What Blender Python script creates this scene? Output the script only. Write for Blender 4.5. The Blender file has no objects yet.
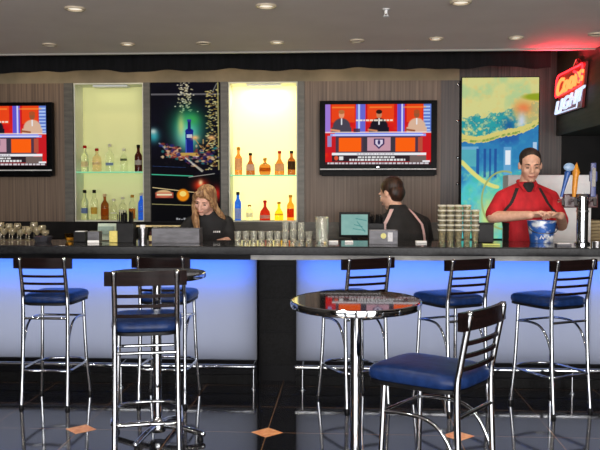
import bpy, bmesh, math, random
import numpy as np
from mathutils import Vector, Matrix, Euler, noise

# ------------------------------------------------------------------ camera, world, light, exposure
sc = bpy.context.scene
col = sc.collection
F = 800.0; YAW = math.radians(3.3); PITCH = math.radians(-2.5); EYE = 1.458
cam_d = bpy.data.cameras.new('camera'); cam = bpy.data.objects.new('camera', cam_d); col.objects.link(cam)
cam.location = (0, 0, EYE); cam.rotation_euler = (math.pi/2 + PITCH, 0, YAW)
cam_d.sensor_width = 36; cam_d.lens = 36*F/600; cam_d.clip_end = 100
sc.camera = cam
sc.view_settings.view_transform = 'Standard'; sc.view_settings.look = 'None'
sc.view_settings.gamma = 1.0; sc.view_settings.use_curve_mapping = False
sc.view_settings.exposure = 0.0
w = bpy.data.worlds.new('world'); sc.world = w; w.use_nodes = True
w.node_tree.nodes['Background'].inputs[0].default_value = (.62, .70, .85, 1)
w.node_tree.nodes['Background'].inputs[1].default_value = 1.0

def area(name, loc, rot, sx, sy, power, color, spread=None):
    l = bpy.data.lights.new(name, 'AREA'); l.shape = 'RECTANGLE'; l.size = sx; l.size_y = sy
    l.energy = power; l.color = color
    if spread: l.spread = spread
    o = bpy.data.objects.new(name, l); col.objects.link(o); o.location = loc; o.rotation_euler = rot
    return o
def spot(name, loc, power, color, angle, blend=.6, r=.03, rot=(0, 0, 0)):
    l = bpy.data.lights.new(name, 'SPOT'); l.energy = power; l.color = color
    l.spot_size = math.radians(angle); l.spot_blend = blend; l.shadow_soft_size = r
    o = bpy.data.objects.new(name, l); col.objects.link(o); o.location = loc; o.rotation_euler = rot
    return o
R90 = math.pi/2
WINX = (-3.6, -1.2, 1.2, 3.6)
for x in WINX:                                                    # fill light set in the unseen windows added behind the camera
    tall = x > 0                                                  # right pair made full-height so that the bar edge reflects it
    area('window_daylight', (x, -3.92, 1.36 if tall else 1.55), (R90+(.16 if tall else .45), 0, 0), 1.9, 2.56 if tall else 2.2, 215 if tall else 175, (1.0, .97, .95))
# lamps inside the bar cabinets, behind the frosted panels: a blue strip along the top, dim cool tubes below it
for x_, w_, k_ in ((-2.64, 3.88, 1.0), (1.515, 3.70, .9)):
    area('cabinet_blue_strip', (x_, 6.05, .875), (R90, 0, math.pi), w_, .19, 36*k_, (.045, .19, 1.0))
    area('cabinet_tube', (x_, 6.05, .50), (R90, 0, math.pi), w_, .56, 19*k_, (.70, .76, 1.0))

# ------------------------------------------------------------------ helpers
Rc = Euler((math.pi/2 + PITCH, 0, YAW)).to_matrix()
def ray(px, py): return Rc @ Vector(((px-300)/F, (225-py)/F, -1))
def at(px, py, Y):                     # the point of the plane y = Y that is seen at a place of the photo
    d = ray(px, py); t = Y/d.y
    return Vector((d.x*t, Y, EYE + d.z*t))
def flo(px, py, z=0):                  # the same for a horizontal plane
    d = ray(px, py); t = (z-EYE)/d.z
    return Vector((d.x*t, d.y*t, z))
def X(px, Y, py=240): return at(px, py, Y).x
def Z(py, Y, px=300): return at(px, py, Y).z

def obj(name, bm, m, parent=None, smooth=True, loc=None, rotz=0, autos=40):
    if isinstance(bm, bmesh.types.BMesh):
        me = bpy.data.meshes.new(name)
        bmesh.ops.recalc_face_normals(bm, faces=bm.faces)
        if smooth:
            a = math.radians(autos)
            for f in bm.faces: f.smooth = True
            for e in bm.edges:
                if len(e.link_faces) == 2:
                    try:
                        if e.calc_face_angle() > a: e.smooth = False
                    except Exception: pass
        bm.to_mesh(me); bm.free()
    else: me = bm
    for mm in (m if isinstance(m, (list, tuple)) else [m]): me.materials.append(mm)
    o = bpy.data.objects.new(name, me); col.objects.link(o)
    if smooth and len(me.polygons) < 700: wn = o.modifiers.new('normals', 'WEIGHTED_NORMAL'); wn.keep_sharp = True
    if parent: o.parent = parent
    if loc is not None: o.location = loc
    o.rotation_euler.z = rotz
    return o
def thing(name, label, cat, loc=(0, 0, 0), rotz=0, group=None):
    o = bpy.data.objects.new(name, None); o.empty_display_size = .1; col.objects.link(o)
    o.location = loc; o.rotation_euler = (0, 0, rotz); o['label'] = label; o['category'] = cat
    if group: o['group'] = group
    return o
def tag(o, label, cat, group=None):
    o['label'] = label; o['category'] = cat
    if group: o['group'] = group
    return o
def struct(name, bm, m, parent=None, **k):
    o = obj(name, bm, m, parent, **k); o['kind'] = 'structure'; return o
def dup(root, loc, rotz, label, group=None):
    r = root.copy(); col.objects.link(r); r.location = loc; r.rotation_euler = (0, 0, rotz); r['label'] = label
    if group: r['group'] = group
    for ch in list(root.children):
        c = ch.copy(); col.objects.link(c); c.parent = r
        for g in list(ch.children):
            d = g.copy(); col.objects.link(d); d.parent = c
    return r
def B(): return bmesh.new()
def box(bm, x0, x1, y0, y1, z0, z1, bev=0, rot=None, piv=None):
    r = bmesh.ops.create_cube(bm, size=1.0)
    vs = r['verts']
    for v in vs:
        v.co = Vector(((x0+x1)/2 + v.co.x*(x1-x0), (y0+y1)/2 + v.co.y*(y1-y0), (z0+z1)/2 + v.co.z*(z1-z0)))
    if bev:
        es = list({e for v in vs for e in v.link_edges})
        g = bmesh.ops.bevel(bm, geom=es, offset=bev, segments=2, affect='EDGES', profile=.6)
        vs = list({v for f in g['faces'] for v in f.verts} | {v for v in vs if v.is_valid})
    if rot is not None:
        p = Vector(piv or ((x0+x1)/2, (y0+y1)/2, (z0+z1)/2))
        for v in vs: v.co = p + rot @ (v.co - p)
    return bm
def smoothpath(pts, n=8, closed=False):
    P = [Vector(p) for p in pts]; out = []
    N = len(P); rng = range(N if closed else N-1)
    for i in rng:
        if closed: a, b, c, d = P[i-1], P[i], P[(i+1) % N], P[(i+2) % N]
        else: a, b, c, d = P[max(i-1, 0)], P[i], P[i+1], P[min(i+2, N-1)]
        for k in range(n):
            t = k/n
            out.append(.5*((2*b) + (c-a)*t + (2*a-5*b+4*c-d)*t*t + (3*b-a-3*c+d)*t**3))
    if not closed: out.append(P[-1])
    return out
def tube(bm, pts, r, seg=10, closed=False, caps=True):
    P = [Vector(p) for p in pts]; N = len(P)
    rs = r if isinstance(r, (list, tuple)) else [r]*N
    rings = []; up = None
    for i in range(N):
        if closed: t = P[(i+1) % N] - P[i-1]
        else: t = P[min(i+1, N-1)] - P[max(i-1, 0)]
        t.normalize()
        if up is None:
            up = Vector((0, 0, 1)) if abs(t.z) < .9 else Vector((0, 1, 0))
        u = (up - t*up.dot(t)).normalized(); v = t.cross(u); up = u
        rings.append([bm.verts.new(P[i] + rs[i]*(u*math.cos(2*math.pi*k/seg) + v*math.sin(2*math.pi*k/seg))) for k in range(seg)])
    for i in range(N if closed else N-1):
        a, b = rings[i], rings[(i+1) % N]
        for k in range(seg): bm.faces.new((a[k], a[(k+1) % seg], b[(k+1) % seg], b[k]))
    if caps and not closed:
        bm.faces.new(rings[0][::-1]); bm.faces.new(rings[-1])
    return bm
def lathe(bm, prof, c=(0, 0, 0), seg=20, sx=1, sy=1):
    c = Vector(c); rings = []
    for r, z in prof:
        if r < 1e-5: rings.append([bm.verts.new(c + Vector((0, 0, z)))])
        else: rings.append([bm.verts.new(c + Vector((sx*r*math.cos(2*math.pi*k/seg), sy*r*math.sin(2*math.pi*k/seg), z))) for k in range(seg)])
    for a, b in zip(rings, rings[1:]):
        for k in range(seg):
            k2 = (k+1) % seg
            if len(a) == 1 and len(b) == 1: continue
            if len(a) == 1: bm.faces.new((a[0], b[k], b[k2]))
            elif len(b) == 1: bm.faces.new((a[k], a[k2], b[0]))
            else: bm.faces.new((a[k], a[k2], b[k2], b[k]))
    if len(rings[0]) > 1: bm.faces.new(rings[0][::-1])
    if len(rings[-1]) > 1: bm.faces.new(rings[-1])
    return bm
def ball(bm, c, r, rot=None, seg=16, rg=10):
    g = bmesh.ops.create_uvsphere(bm, u_segments=seg, v_segments=rg, radius=1)
    r = Vector(r) if not isinstance(r, (int, float)) else Vector((r, r, r)); c = Vector(c)
    for v in g['verts']:
        p = Vector((v.co.x*r.x, v.co.y*r.y, v.co.z*r.z))
        if rot is not None: p = rot @ p
        v.co = c + p
    return bm
def limb(bm, pts, rs, seg=14):            # tapered tube with ball joints
    P = [Vector(p) for p in pts]
    for i in range(len(P)-1):
        n = 6
        tube(bm, [P[i].lerp(P[i+1], k/n) for k in range(n+1)], [rs[i]+(rs[i+1]-rs[i])*k/n for k in range(n+1)], seg)
    for p, r in zip(P, rs): ball(bm, p, r, seg=12, rg=8)
    return bm
def loft(bm, secs, seg=24, p=2.3):        # secs: (centre, rx, ry[, axis tilt x])
    rings = []
    for s in secs:
        c = Vector(s[0]); rx, ry = s[1], s[2]; tl = s[3] if len(s) > 3 else 0
        M = Matrix.Rotation(tl, 3, 'X'); ring = []
        for k in range(seg):
            a = 2*math.pi*k/seg; ca, sa = math.cos(a), math.sin(a)
            ring.append(bm.verts.new(c + M @ Vector((rx*math.copysign(abs(ca)**(2/p), ca), ry*math.copysign(abs(sa)**(2/p), sa), 0))))
        rings.append(ring)
    for a, b in zip(rings, rings[1:]):
        for k in range(seg): bm.faces.new((a[k], a[(k+1) % seg], b[(k+1) % seg], b[k]))
    bm.faces.new(rings[0][::-1]); bm.faces.new(rings[-1])
    return bm
def remesh(bm, voxel=.008, smooth=3):     # fuse overlapping closed shapes into one continuous skin
    bmesh.ops.recalc_face_normals(bm, faces=bm.faces)
    me = bpy.data.meshes.new('tmp'); bm.to_mesh(me); bm.free()
    o = bpy.data.objects.new('tmp', me); col.objects.link(o)
    m = o.modifiers.new('r', 'REMESH'); m.mode = 'VOXEL'; m.voxel_size = voxel; m.use_smooth_shade = True
    s = o.modifiers.new('s', 'SMOOTH'); s.factor = .5; s.iterations = smooth
    dg = bpy.context.evaluated_depsgraph_get()
    out = bpy.data.meshes.new_from_object(o.evaluated_get(dg))
    bpy.data.objects.remove(o)
    for p in out.polygons: p.use_smooth = True
    return out

# ------------------------------------------------------------------ materials
def mat(name, color, rough=.5, metal=0, **k):
    m = bpy.data.materials.new(name); m.use_nodes = True
    b = m.node_tree.nodes['Principled BSDF']
    b.inputs['Base Color'].default_value = (*color, 1); b.inputs['Roughness'].default_value = rough
    b.inputs['Metallic'].default_value = metal
    for kk, v in k.items():
        kk = {'trans': 'Transmission Weight', 'ior': 'IOR', 'coat': 'Coat Weight', 'spec': 'Specular IOR Level', 'alpha': 'Alpha', 'sheen': 'Sheen Weight', 'sss': 'Subsurface Weight'}.get(kk, kk)
        b.inputs[kk].default_value = v
    return m
def nd(m, t, **k):
    n = m.node_tree.nodes.new(t)
    for a, v in k.items(): setattr(n, a, v)
    return n
def noisy(m, scale=(5, 5, 5), c0=(0, 0, 0), c1=(1, 1, 1), detail=4, bump=0, lo=.35, hi=.65, rough=None, ns=1.0):
    """procedural colour variation from object-space noise"""
    nt = m.node_tree; b = nt.nodes['Principled BSDF']
    tc = nd(m, 'ShaderNodeTexCoord'); mp = nd(m, 'ShaderNodeMapping'); mp.inputs['Scale'].default_value = scale
    no = nd(m, 'ShaderNodeTexNoise'); no.inputs['Scale'].default_value = ns; no.inputs['Detail'].default_value = detail
    cr = nd(m, 'ShaderNodeValToRGB'); cr.color_ramp.elements[0].position = lo; cr.color_ramp.elements[1].position = hi
    cr.color_ramp.elements[0].color = (*c0, 1); cr.color_ramp.elements[1].color = (*c1, 1)
    nt.links.new(tc.outputs['Object'], mp.inputs[0]); nt.links.new(mp.outputs[0], no.inputs['Vector'])
    nt.links.new(no.outputs[0], cr.inputs[0]); nt.links.new(cr.outputs[0], b.inputs['Base Color'])
    if bump:
        bp = nd(m, 'ShaderNodeBump'); bp.inputs['Strength'].default_value = bump; bp.inputs['Distance'].default_value = .01
        nt.links.new(no.outputs[0], bp.inputs['Height']); nt.links.new(bp.outputs[0], b.inputs['Normal'])
    return m
def glow(name, color, strength):
    m = bpy.data.materials.new(name); m.use_nodes = True; nt = m.node_tree
    b = nt.nodes['Principled BSDF']; b.inputs['Base Color'].default_value = (*[min(1, c) for c in color], 1)
    b.inputs['Emission Color'].default_value = (*color, 1); b.inputs['Emission Strength'].default_value = strength
    return m
def srgb(r, g, b):
    return tuple(((c/255)/12.92 if c/255 <= .04045 else ((c/255+.055)/1.055)**2.4) for c in (r, g, b))

M = {}
M['chrome'] = noisy(mat('chrome', (.5, .5, .52), .07, 1), (9, 9, 9), (.42, .44, .47), (.54, .56, .58))
M['dchrome'] = noisy(mat('brushed_steel', (.5, .5, .52), .3, 1), (4, 4, 60), (.42, .42, .44), (.58, .58, .6))
M['black'] = noisy(mat('black_plastic', (.006, .006, .007), .4, 0, spec=.15), (20, 20, 20), (.004, .004, .005), (.008, .008, .009))
M['tvblack'] = noisy(mat('gloss_black_casing', (.004, .004, .004), .3, 0, spec=.04), (20, 20, 20), (.002, .002, .002), (.004, .004, .005))
M['rail'] = noisy(mat('black_lacquered_rail', (.01, .008, .008), .2, 0, spec=.05), (3, 3, 60), (.004, .003, .003), (.012, .006, .006))
M['vinyl'] = noisy(mat('blue_vinyl', (.02, .05, .2), .32, 0, spec=.18), (30, 30, 30), (.005, .017, .072), (.009, .027, .105), bump=.15)
M['stone'] = noisy(mat('black_granite', (.01, .01, .01), .35, 0, spec=.05), (60, 60, 60), (.003, .003, .003), (.008, .008, .009), detail=6)
M['counter'] = noisy(mat('dark_counter', (.02, .02, .022), .28, 0, spec=.16), (60, 60, 60), (.004, .004, .005), (.014, .015, .017), detail=6)
M['tile'] = noisy(mat('black_tile', (.01, .01, .012), .35, 0, spec=.06), (8, 8, 8), (.003, .003, .004), (.004, .004, .005))
M['tabletop'] = noisy(mat('black_laminate', (.012, .011, .011), .06, 0, coat=.8), (40, 40, 40), (.008, .007, .007), (.02, .018, .017))
pm = noisy(mat('frosted_panel', (.1, .1, .1), .35, 0, spec=.3), (1.5, 1, 1.2), (.09, .10, .12), (.12, .13, .155), detail=3)
pn = pm.node_tree; trn = pn.nodes.new('ShaderNodeBsdfTranslucent'); trn.inputs[0].default_value = (.8, .8, .8, 1)
mxs = pn.nodes.new('ShaderNodeMixShader'); mxs.inputs[0].default_value = .5
pn.links.new(pn.nodes['Principled BSDF'].outputs[0], mxs.inputs[1]); pn.links.new(trn.outputs[0], mxs.inputs[2]); pn.links.new(mxs.outputs[0], pn.nodes['Material Output'].inputs[0])
M['panel'] = pm
M['ceil'] = noisy(mat('grey_plaster', (.3, .28, .26), .8), (3, 3, 3), (.80, .72, .67), (.84, .76, .71), bump=.04)
M['ceiltrim'] = mat('ceiling_edge', (.35, .34, .30), .5)
M['wood'] = noisy(mat('grey_brown_veneer', (.1, .08, .06), .5), (55, 55, .7), srgb(78, 62, 49), srgb(130, 108, 88), detail=6, lo=.3, hi=.7)
M['wooddark'] = noisy(mat('dark_veneer', (.03, .025, .02), .45), (55, 55, .7), srgb(44, 36, 33), srgb(78, 66, 60), detail=6)
M['column'] = noisy(mat('grey_metal_column', (.2, .19, .18), .45, .3), (5, 5, 30), srgb(80, 78, 72), srgb(98, 94, 86))
M['cove'] = noisy(mat('tan_wall', (.3, .27, .2), .8), (4, 4, 4), srgb(120, 110, 88), srgb(140, 128, 104))
M['darkwall'] = noisy(mat('dark_wall', (.015, .014, .014), .7, 0, spec=.2), (6, 6, 6), (.005, .005, .005), (.009, .008, .008))
M['roomwall'] = noisy(mat('room_wall', (.12, .10, .09), .8), (3, 3, 3), (.04, .035, .03), (.07, .06, .05))
M['hood'] = noisy(mat('dark_olive_panel', (.03, .03, .025), .6), (3, 3, 30), srgb(38, 36, 32), srgb(58, 55, 48))
M['cloth'] = noisy(mat('black_curtain', (.006, .006, .007), .9), (40, 40, 4), (.004, .004, .005), (.010, .010, .012))
M['glass'] = mat('clear_glass', (.96, .98, .97), .02, 0, trans=1.0, ior=1.25)
M['greenglass'] = glow('green_glass_shelf', (.25, .75, .45), .35)  # glow put into the shelf material; the glass is no lamp
M['orange'] = noisy(mat('orange_stone_inlay', (.6, .25, .1), .4), (30, 30, 30), srgb(226, 140, 84), srgb(250, 186, 128))
M['skin'] = noisy(mat('skin', (.6, .35, .25), .5, 0, sss=.0), (40, 40, 40), srgb(218, 168, 142), srgb(232, 184, 158))
M['skinf'] = noisy(mat('fair_skin', (.6, .35, .25), .5), (40, 40, 40), srgb(220, 168, 146), srgb(236, 186, 166))
M['white'] = noisy(mat('white_paint', (.75, .75, .75), .5), (10, 10, 10), (.80, .81, .82), (.88, .88, .88))
M['steelbox'] = noisy(mat('grey_caddy', (.25, .25, .27), .45, .2), (10, 10, 40), (.07, .07, .08), (.12, .12, .14))
M['eye'] = mat('eye_dark', (.02, .015, .012), .2)
M['brow'] = mat('brow_hair', (.035, .022, .015), .8)
M['lip'] = noisy(mat('lip', srgb(178, 112, 98), .5), (60, 60, 60), srgb(170, 106, 92), srgb(184, 118, 102))
M['hairdark'] = noisy(mat('dark_brown_hair', (.02, .012, .008), .6), (60, 60, 8), (.008, .005, .004), (.028, .016, .012), bump=.5)
M['hairred'] = noisy(mat('brown_hair', (.05, .02, .01), .5), (60, 60, 8), (.010, .006, .004), (.065, .026, .014), bump=.5)
M['hairblond'] = noisy(mat('blond_hair', (.4, .26, .12), .5), (70, 70, 6), srgb(116, 78, 52), srgb(204, 162, 116), bump=.6)
M['red'] = noisy(mat('red_polo', (.5, .01, .02), .75), (14, 14, 6), srgb(172, 14, 30), srgb(205, 28, 42))
M['blackcloth'] = noisy(mat('black_fabric', (.012, .012, .014), .85), (14, 14, 6), (.009, .009, .010), (.018, .018, .02))
M['jeans'] = noisy(mat('dark_trousers', (.02, .02, .03), .9), (14, 14, 6), (.012, .012, .016), (.03, .03, .038))
M['stripe'] = mat('pale_piping', srgb(222, 190, 190), .7)
M['beige'] = noisy(mat('kraft_board', (.4, .32, .2), .8), (10, 10, 60), srgb(150, 128, 92), srgb(196, 176, 136))

def cmesh(name, img, wid, hei, strength, parent=None, loc=(0, 0, 0), mname=None, base=.0, rough=.25):
    """a flat picture (screen or backlit print): a fine grid whose vertices carry the artwork's colours"""
    H, W = img.shape[:2]
    me = bpy.data.meshes.new(name)
    xs = np.linspace(-wid/2, wid/2, W); zs = np.linspace(hei/2, -hei/2, H)
    gx, gz = np.meshgrid(xs, zs)
    v = np.stack([gx, np.zeros_like(gx), gz], -1).reshape(-1, 3)
    idx = np.arange(H*W).reshape(H, W)
    f = np.stack([idx[1:, :-1], idx[1:, 1:], idx[:-1, 1:], idx[:-1, :-1]], -1).reshape(-1, 4)
    me.from_pydata(v.tolist(), [], f.tolist())
    ca = me.color_attributes.new('art', 'FLOAT_COLOR', 'POINT')
    c = np.clip(img, 0, 1).reshape(-1, 3); lin = np.where(c <= .04045, c/12.92, ((c+.055)/1.055)**2.4)
    ca.data.foreach_set('color', np.concatenate([lin, np.ones((len(lin), 1))], 1).astype(np.float32).ravel())
    m = bpy.data.materials.new(mname or name + '_print'); m.use_nodes = True; nt = m.node_tree
    b = nt.nodes['Principled BSDF']; b.inputs['Roughness'].default_value = rough; b.inputs['Specular IOR Level'].default_value = .0
    a = nd(m, 'ShaderNodeAttribute', attribute_name='art')
    mx = nd(m, 'ShaderNodeMix', data_type='RGBA'); mx.inputs[0].default_value = base
    mx.inputs[6].default_value = (.004, .004, .004, 1); nt.links.new(a.outputs[0], mx.inputs[7]); nt.links.new(mx.outputs[2], b.inputs['Base Color'])
    nt.links.new(a.outputs[0], b.inputs['Emission Color']); b.inputs['Emission Strength'].default_value = strength
    o = obj(name, me, m, parent, loc=loc)
    return o
class Art:                                  # small painting kit, coordinates 0..1 from the top left
    def __init__(s, W, H, c=(0, 0, 0)):
        s.a = np.ones((H, W, 3))*np.array(c)/255.; s.W, s.H = W, H
        s.y, s.x = np.mgrid[0:H, 0:W]; s.x = s.x/(W-1.); s.y = s.y/(H-1.); s.asp = H/W
    def put(s, m, c, al=1):
        m = (np.clip(m, 0, 1)*al)[..., None]; s.a = s.a*(1-m) + np.array(c)/255.*m
    def rect(s, x0, y0, x1, y1, c, al=1): s.put(((s.x >= x0) & (s.x <= x1) & (s.y >= y0) & (s.y <= y1)).astype(float), c, al)
    def ell(s, cx, cy, rx, ry, c, al=1, soft=.25):
        d = np.sqrt(((s.x-cx)/rx)**2 + ((s.y-cy)/ry)**2); s.put((1+soft-d)/(soft+1e-6)-.5, c, al)
    def gl(s, cx, cy, rx, ry, c, al=1): s.put(np.exp(-(((s.x-cx)/rx)**2 + ((s.y-cy)/ry)**2)), c, al)
    def line(s, x0, y0, x1, y1, w_, c, al=1):
        px, py = s.x-x0, (s.y-y0)*s.asp; dx, dy = x1-x0, (y1-y0)*s.asp; L = dx*dx+dy*dy+1e-9
        t = np.clip((px*dx+py*dy)/L, 0, 1); d = np.hypot(px-t*dx, py-t*dy); s.put((w_-d)/w_*2, c, al)
    def poly(s, pts, c, al=1):
        m = np.zeros(s.x.shape, bool); n = len(pts)
        for i in range(n):
            x0, y0 = pts[i]; x1, y1 = pts[(i+1) % n]
            if y0 == y1: continue
            m ^= ((s.y > min(y0, y1)) & (s.y <= max(y0, y1)) & (s.x < (x1-x0)*(s.y-y0)/(y1-y0)+x0))
        s.put(m.astype(float), c, al)
    def fbm(s, sx, sy, seed=0, oct_=3):
        rng = np.random.RandomState(seed); out = np.zeros(s.x.shape); amp = 1; tot = 0
        for o in range(oct_):
            nx, ny = int(sx*2**o)+2, int(sy*2**o)+2; g = rng.rand(ny+1, nx+1)
            fx, fy = s.x*(nx-1), s.y*(ny-1); ix, iy = fx.astype(int), fy.astype(int); tx, ty = fx-ix, fy-iy
            tx = tx*tx*(3-2*tx); ty = ty*ty*(3-2*ty)
            out += amp*((g[iy, ix]*(1-tx)+g[iy, ix+1]*tx)*(1-ty)+(g[iy+1, ix]*(1-tx)+g[iy+1, ix+1]*tx)*ty); tot += amp; amp *= .5
        return out/tot

# ------------------------------------------------------------------ the room
YC, YW = 6.62, 7.8            # ceiling edge over the bar, back wall face
HC = 2.6
ZK = .98; XS = at(556, 136, YW).x; XKR = XS+.54     # back counter height, side of the hood, end of the back counter
bm = B(); box(bm, -7, 6, -4.2, 9, -.1, 0)
fm = mat('polished_black_floor', (.01, .01, .012), .07)
nt = fm.node_tree; b = nt.nodes['Principled BSDF']
tc = nd(fm, 'ShaderNodeTexCoord'); mp = nd(fm, 'ShaderNodeMapping'); br = nd(fm, 'ShaderNodeTexBrick')
D1, D2 = flo(79, 431), flo(267, 432.5)
gp = (D2.x-D1.x)/2
mp.inputs['Location'].default_value = (-D2.x/gp, -D2.y/gp, 0); mp.inputs['Scale'].default_value = (1/gp, 1/gp, 1)
br.offset = 0; br.inputs['Scale'].default_value = 1; br.inputs['Brick Width'].default_value = 1; br.inputs['Row Height'].default_value = 1
br.inputs['Mortar Size'].default_value = .006
br.inputs['Color1'].default_value = (.009, .010, .014, 1); br.inputs['Color2'].default_value = (.012, .013, .018, 1); br.inputs['Mortar'].default_value = (.20, .11, .06, 1)
nt.links.new(tc.outputs['Object'], mp.inputs[0]); nt.links.new(mp.outputs[0], br.inputs[0]); nt.links.new(br.outputs[0], b.inputs['Base Color'])
b.inputs['IOR'].default_value = 1.75
floor = struct('floor', bm, fm, smooth=False)
for i in range(-2, 4):
    for j in range(-3, 1):
        c = Vector((D2.x + i*2*gp, D2.y + j*2*gp, 0)); r = .096
        if c.x < -5 or c.y < 0: continue
        bm = B()
        vs = [bm.verts.new((c.x+dx, c.y+dy, z)) for z in (0, .0012) for dx, dy in ((-r, 0), (0, -r), (r, 0), (0, r))]
        bm.faces.new(vs[4:]); bm.faces.new(vs[:4][::-1])
        for k in range(4): bm.faces.new((vs[k], vs[(k+1) % 4], vs[4+(k+1) % 4], vs[4+k]))
        t_ = struct('diamond_tile', bm, M['orange'], floor, smooth=False)

bm = B(); box(bm, -7, 6, -4.2, YC, HC, HC+.5); ceiling = struct('ceiling', bm, M['ceil'], smooth=False)
bm = B(); box(bm, -7, 6, YC, YC+.03, HC-.012, HC+.5); struct('trim_1', bm, M['ceiltrim'], smooth=False)
bm = B(); box(bm, -7, 6, YC+.03, 9, 3.12, 3.3); struct('trim_2', bm, M['darkwall'], smooth=False)
bm = B(); box(bm, -7.2, -7, -4.2, 9, -.1, 3.3); struct('wall_left', bm, M['roomwall'], smooth=False)
bm = B(); box(bm, 6, 6.2, -4.2, 9, -.1, 3.3); struct('wall_right', bm, M['roomwall'], smooth=False)
# rear wall with four unseen windows, added behind the camera for light and reflections
bm = B()
box(bm, -7, .2, -4.2, -4.0, 0, .42); box(bm, 2.2, 2.6, -4.2, -4.0, 0, .42); box(bm, 4.6, 6, -4.2, -4.0, 0, .42); box(bm, -7, 6, -4.2, -4.0, 2.68, 3.1)
ed = [-7] + [v for x in WINX for v in (x-1.0, x+1.0)] + [6]
for k in range(0, len(ed), 2): box(bm, ed[k], ed[k+1], -4.2, -4.0, .42, 2.68)
struct('wall_rear', bm, M['roomwall'], smooth=False)
for n, x in enumerate(WINX):
    bm = B(); zs_ = .0 if x > 0 else .42
    for a, b_ in ((-1, -.94), (.94, 1), (-.03, .03)): box(bm, x+a, x+b_, -4.12, -4.04, zs_, 2.68)
    box(bm, x-1, x+1, -4.12, -4.04, zs_, zs_+.06); box(bm, x-1, x+1, -4.12, -4.04, 2.62, 2.68)
    struct('window_%d' % (n+1), bm, M['black'], smooth=False)

# back wall: a dark carcass with the panelled bays in front of it
bm = B(); box(bm, -7, 6, YW+.28, 9, 0, 3.12); wall = struct('wall_back', bm, M['darkwall'], smooth=False)
NT, NB = Z(81.5, YW), Z(222, YW)      # top and sill of the niches
def wallpart(name, px0, px1, z0, z1, m, y0=YW, y1=YW+.28, x0=None, x1=None):
    bm = B(); box(bm, X(px0, YW) if x0 is None else x0, X(px1, YW) if x1 is None else x1, y0, y1, z0, z1)
    return struct(name, bm, m, wall, smooth=False)
wallpart('upper_wall', 0, 0, NT+.0, 3.12, M['cove'], x0=-7, x1=X(458, YW))
wallpart('upper_wall', 458, 0, NT, 3.12, M['wooddark'], x1=6)
wallpart('wood_panel', 0, 66.5, NB, NT, M['wood'], x0=-7)
wallpart('wood_panel', 304.5, 440, NB, NT, M['wood'])
wallpart('wood_panel', 440, 458, NB, NT, M['wooddark'])
wallpart('wood_panel', 538, 560, NB, NT, M['wooddark'])
wallpart('wood_panel', 560, 0, NB, NT, M['darkwall'], x1=6)
wallpart('lower_wall', 0, 228, 0, NB, M['darkwall'], x0=-7)
wallpart('lower_wall', 228, 0, 0, NB, M['column'], x1=6)
for a, b_ in ((66.5, 75), (145, 151.5), (221.5, 228.5), (298, 304.5)):
    wallpart('column_strip', a, b_, NB, NT, M['column'], y0=YW-.025)
wallpart('niche_backing', 151.5, 221.5, NB, NT, M['darkwall'], y0=YW+.02)
wallpart('niche_backing', 458, 538, NB, NT, M['darkwall'], y0=YW+.02)
# warm wall-wash lamps in the cove behind the valance
for i, px in enumerate((30, 132, 232, 332, 420)):
    spot('cove_lamp', (X(px, 7.4, 60), 7.35, 2.98), 8 if i < 4 else 4, (1, .78, .55), 140, 1, .05, (math.radians(35), 0, 0))

# valance: a black gathered curtain hanging over the bar
bm = B(); rows = []
YV = 6.95
for zi in range(5):
    row = []
    for i in range(420):
        x = -6 + i*((X(551, YV, 60)+6)/419)
        sw = .018*math.sin(x*9.0+.8*math.sin(x*2.3)) + .012*math.sin(x*23+1.3)
        zb = Z(69.5, YV) + .007*math.sin(x*5.2+1) + .007*math.sin(x*11) + .004*math.sin(x*23)
        z = 3.1 + (zb-3.1)*zi/4
        row.append(bm.verts.new((x, YV+sw*(.4+.15*zi), z)))
    rows.append(row)
for a, b_ in zip(rows, rows[1:]):
    for i in range(419): bm.faces.new((a[i], a[i+1], b_[i+1], b_[i]))
r = bmesh.ops.solidify(bm, geom=bm.faces[:], thickness=.008)
tag(obj('valance_curtain', bm, M['cloth']), 'black gathered valance curtain hanging above the back bar', 'curtain')

# ------------------------------------------------------------------ lit bottle niches
def niche(px0, px1, label, c, st, topw, shelf_py):
    x0, x1 = X(px0, YW)+.004, X(px1, YW)-.004
    t = thing('display_niche', label, 'display niche', ((x0+x1)/2, YW, NB), 0, 'backlit bottle niches')
    W_ = (x1-x0)/2; Hh = NT-NB; D = .26
    m = glow('backlit_acrylic', c, st)
    bm = B(); box(bm, -W_+.012, W_-.012, D-.02, D-.005, .012, Hh-.012); obj('backlight_panel', bm, m, t, smooth=False)
    bm = B(); box(bm, -W_, -W_+.012, 0, D, 0, Hh); box(bm, W_-.012, W_, 0, D, 0, Hh); box(bm, -W_+.012, W_-.012, 0, D, 0, .012); box(bm, -W_+.012, W_-.012, 0, D, Hh-.012, Hh)
    obj('niche_frame', bm, noisy(mat('niche_lining', (.7, .7, .6), .4), (5, 5, 5), (.62, .62, .50), (.72, .72, .60)), t, smooth=False)
    zs = Z(shelf_py, YW+.1)-NB
    bm = B(); box(bm, -W_+.013, W_-.013, .01, D-.03, zs-.01, zs, .002); sh = obj('glass_shelf', bm, M['greenglass'], t)
    sh['label'] = 'green-edged glass shelf'
    bm = B(); box(bm, -.25*W_*2, .25*W_*2, .05, .16, Hh-.03, Hh-.013, .003); obj('lamp_housing', bm, M['white'], t)
    area('niche_lamp', ((x0+x1)/2, YW+.10, NT-.035), (0, 0, 0), W_*1.2, .1, topw, (1, .95, .72))
    return t, zs
nL, zL = niche(75, 145, 'yellow-green backlit bottle niche between the left television and the dark city mural', srgb(200, 200, 140), .30, .3, 171.5)
nR, zR = niche(228.5, 298, 'bright pale-yellow bottle niche just left of the central television', srgb(246, 232, 158), .92, 4.0, 175)

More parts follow.
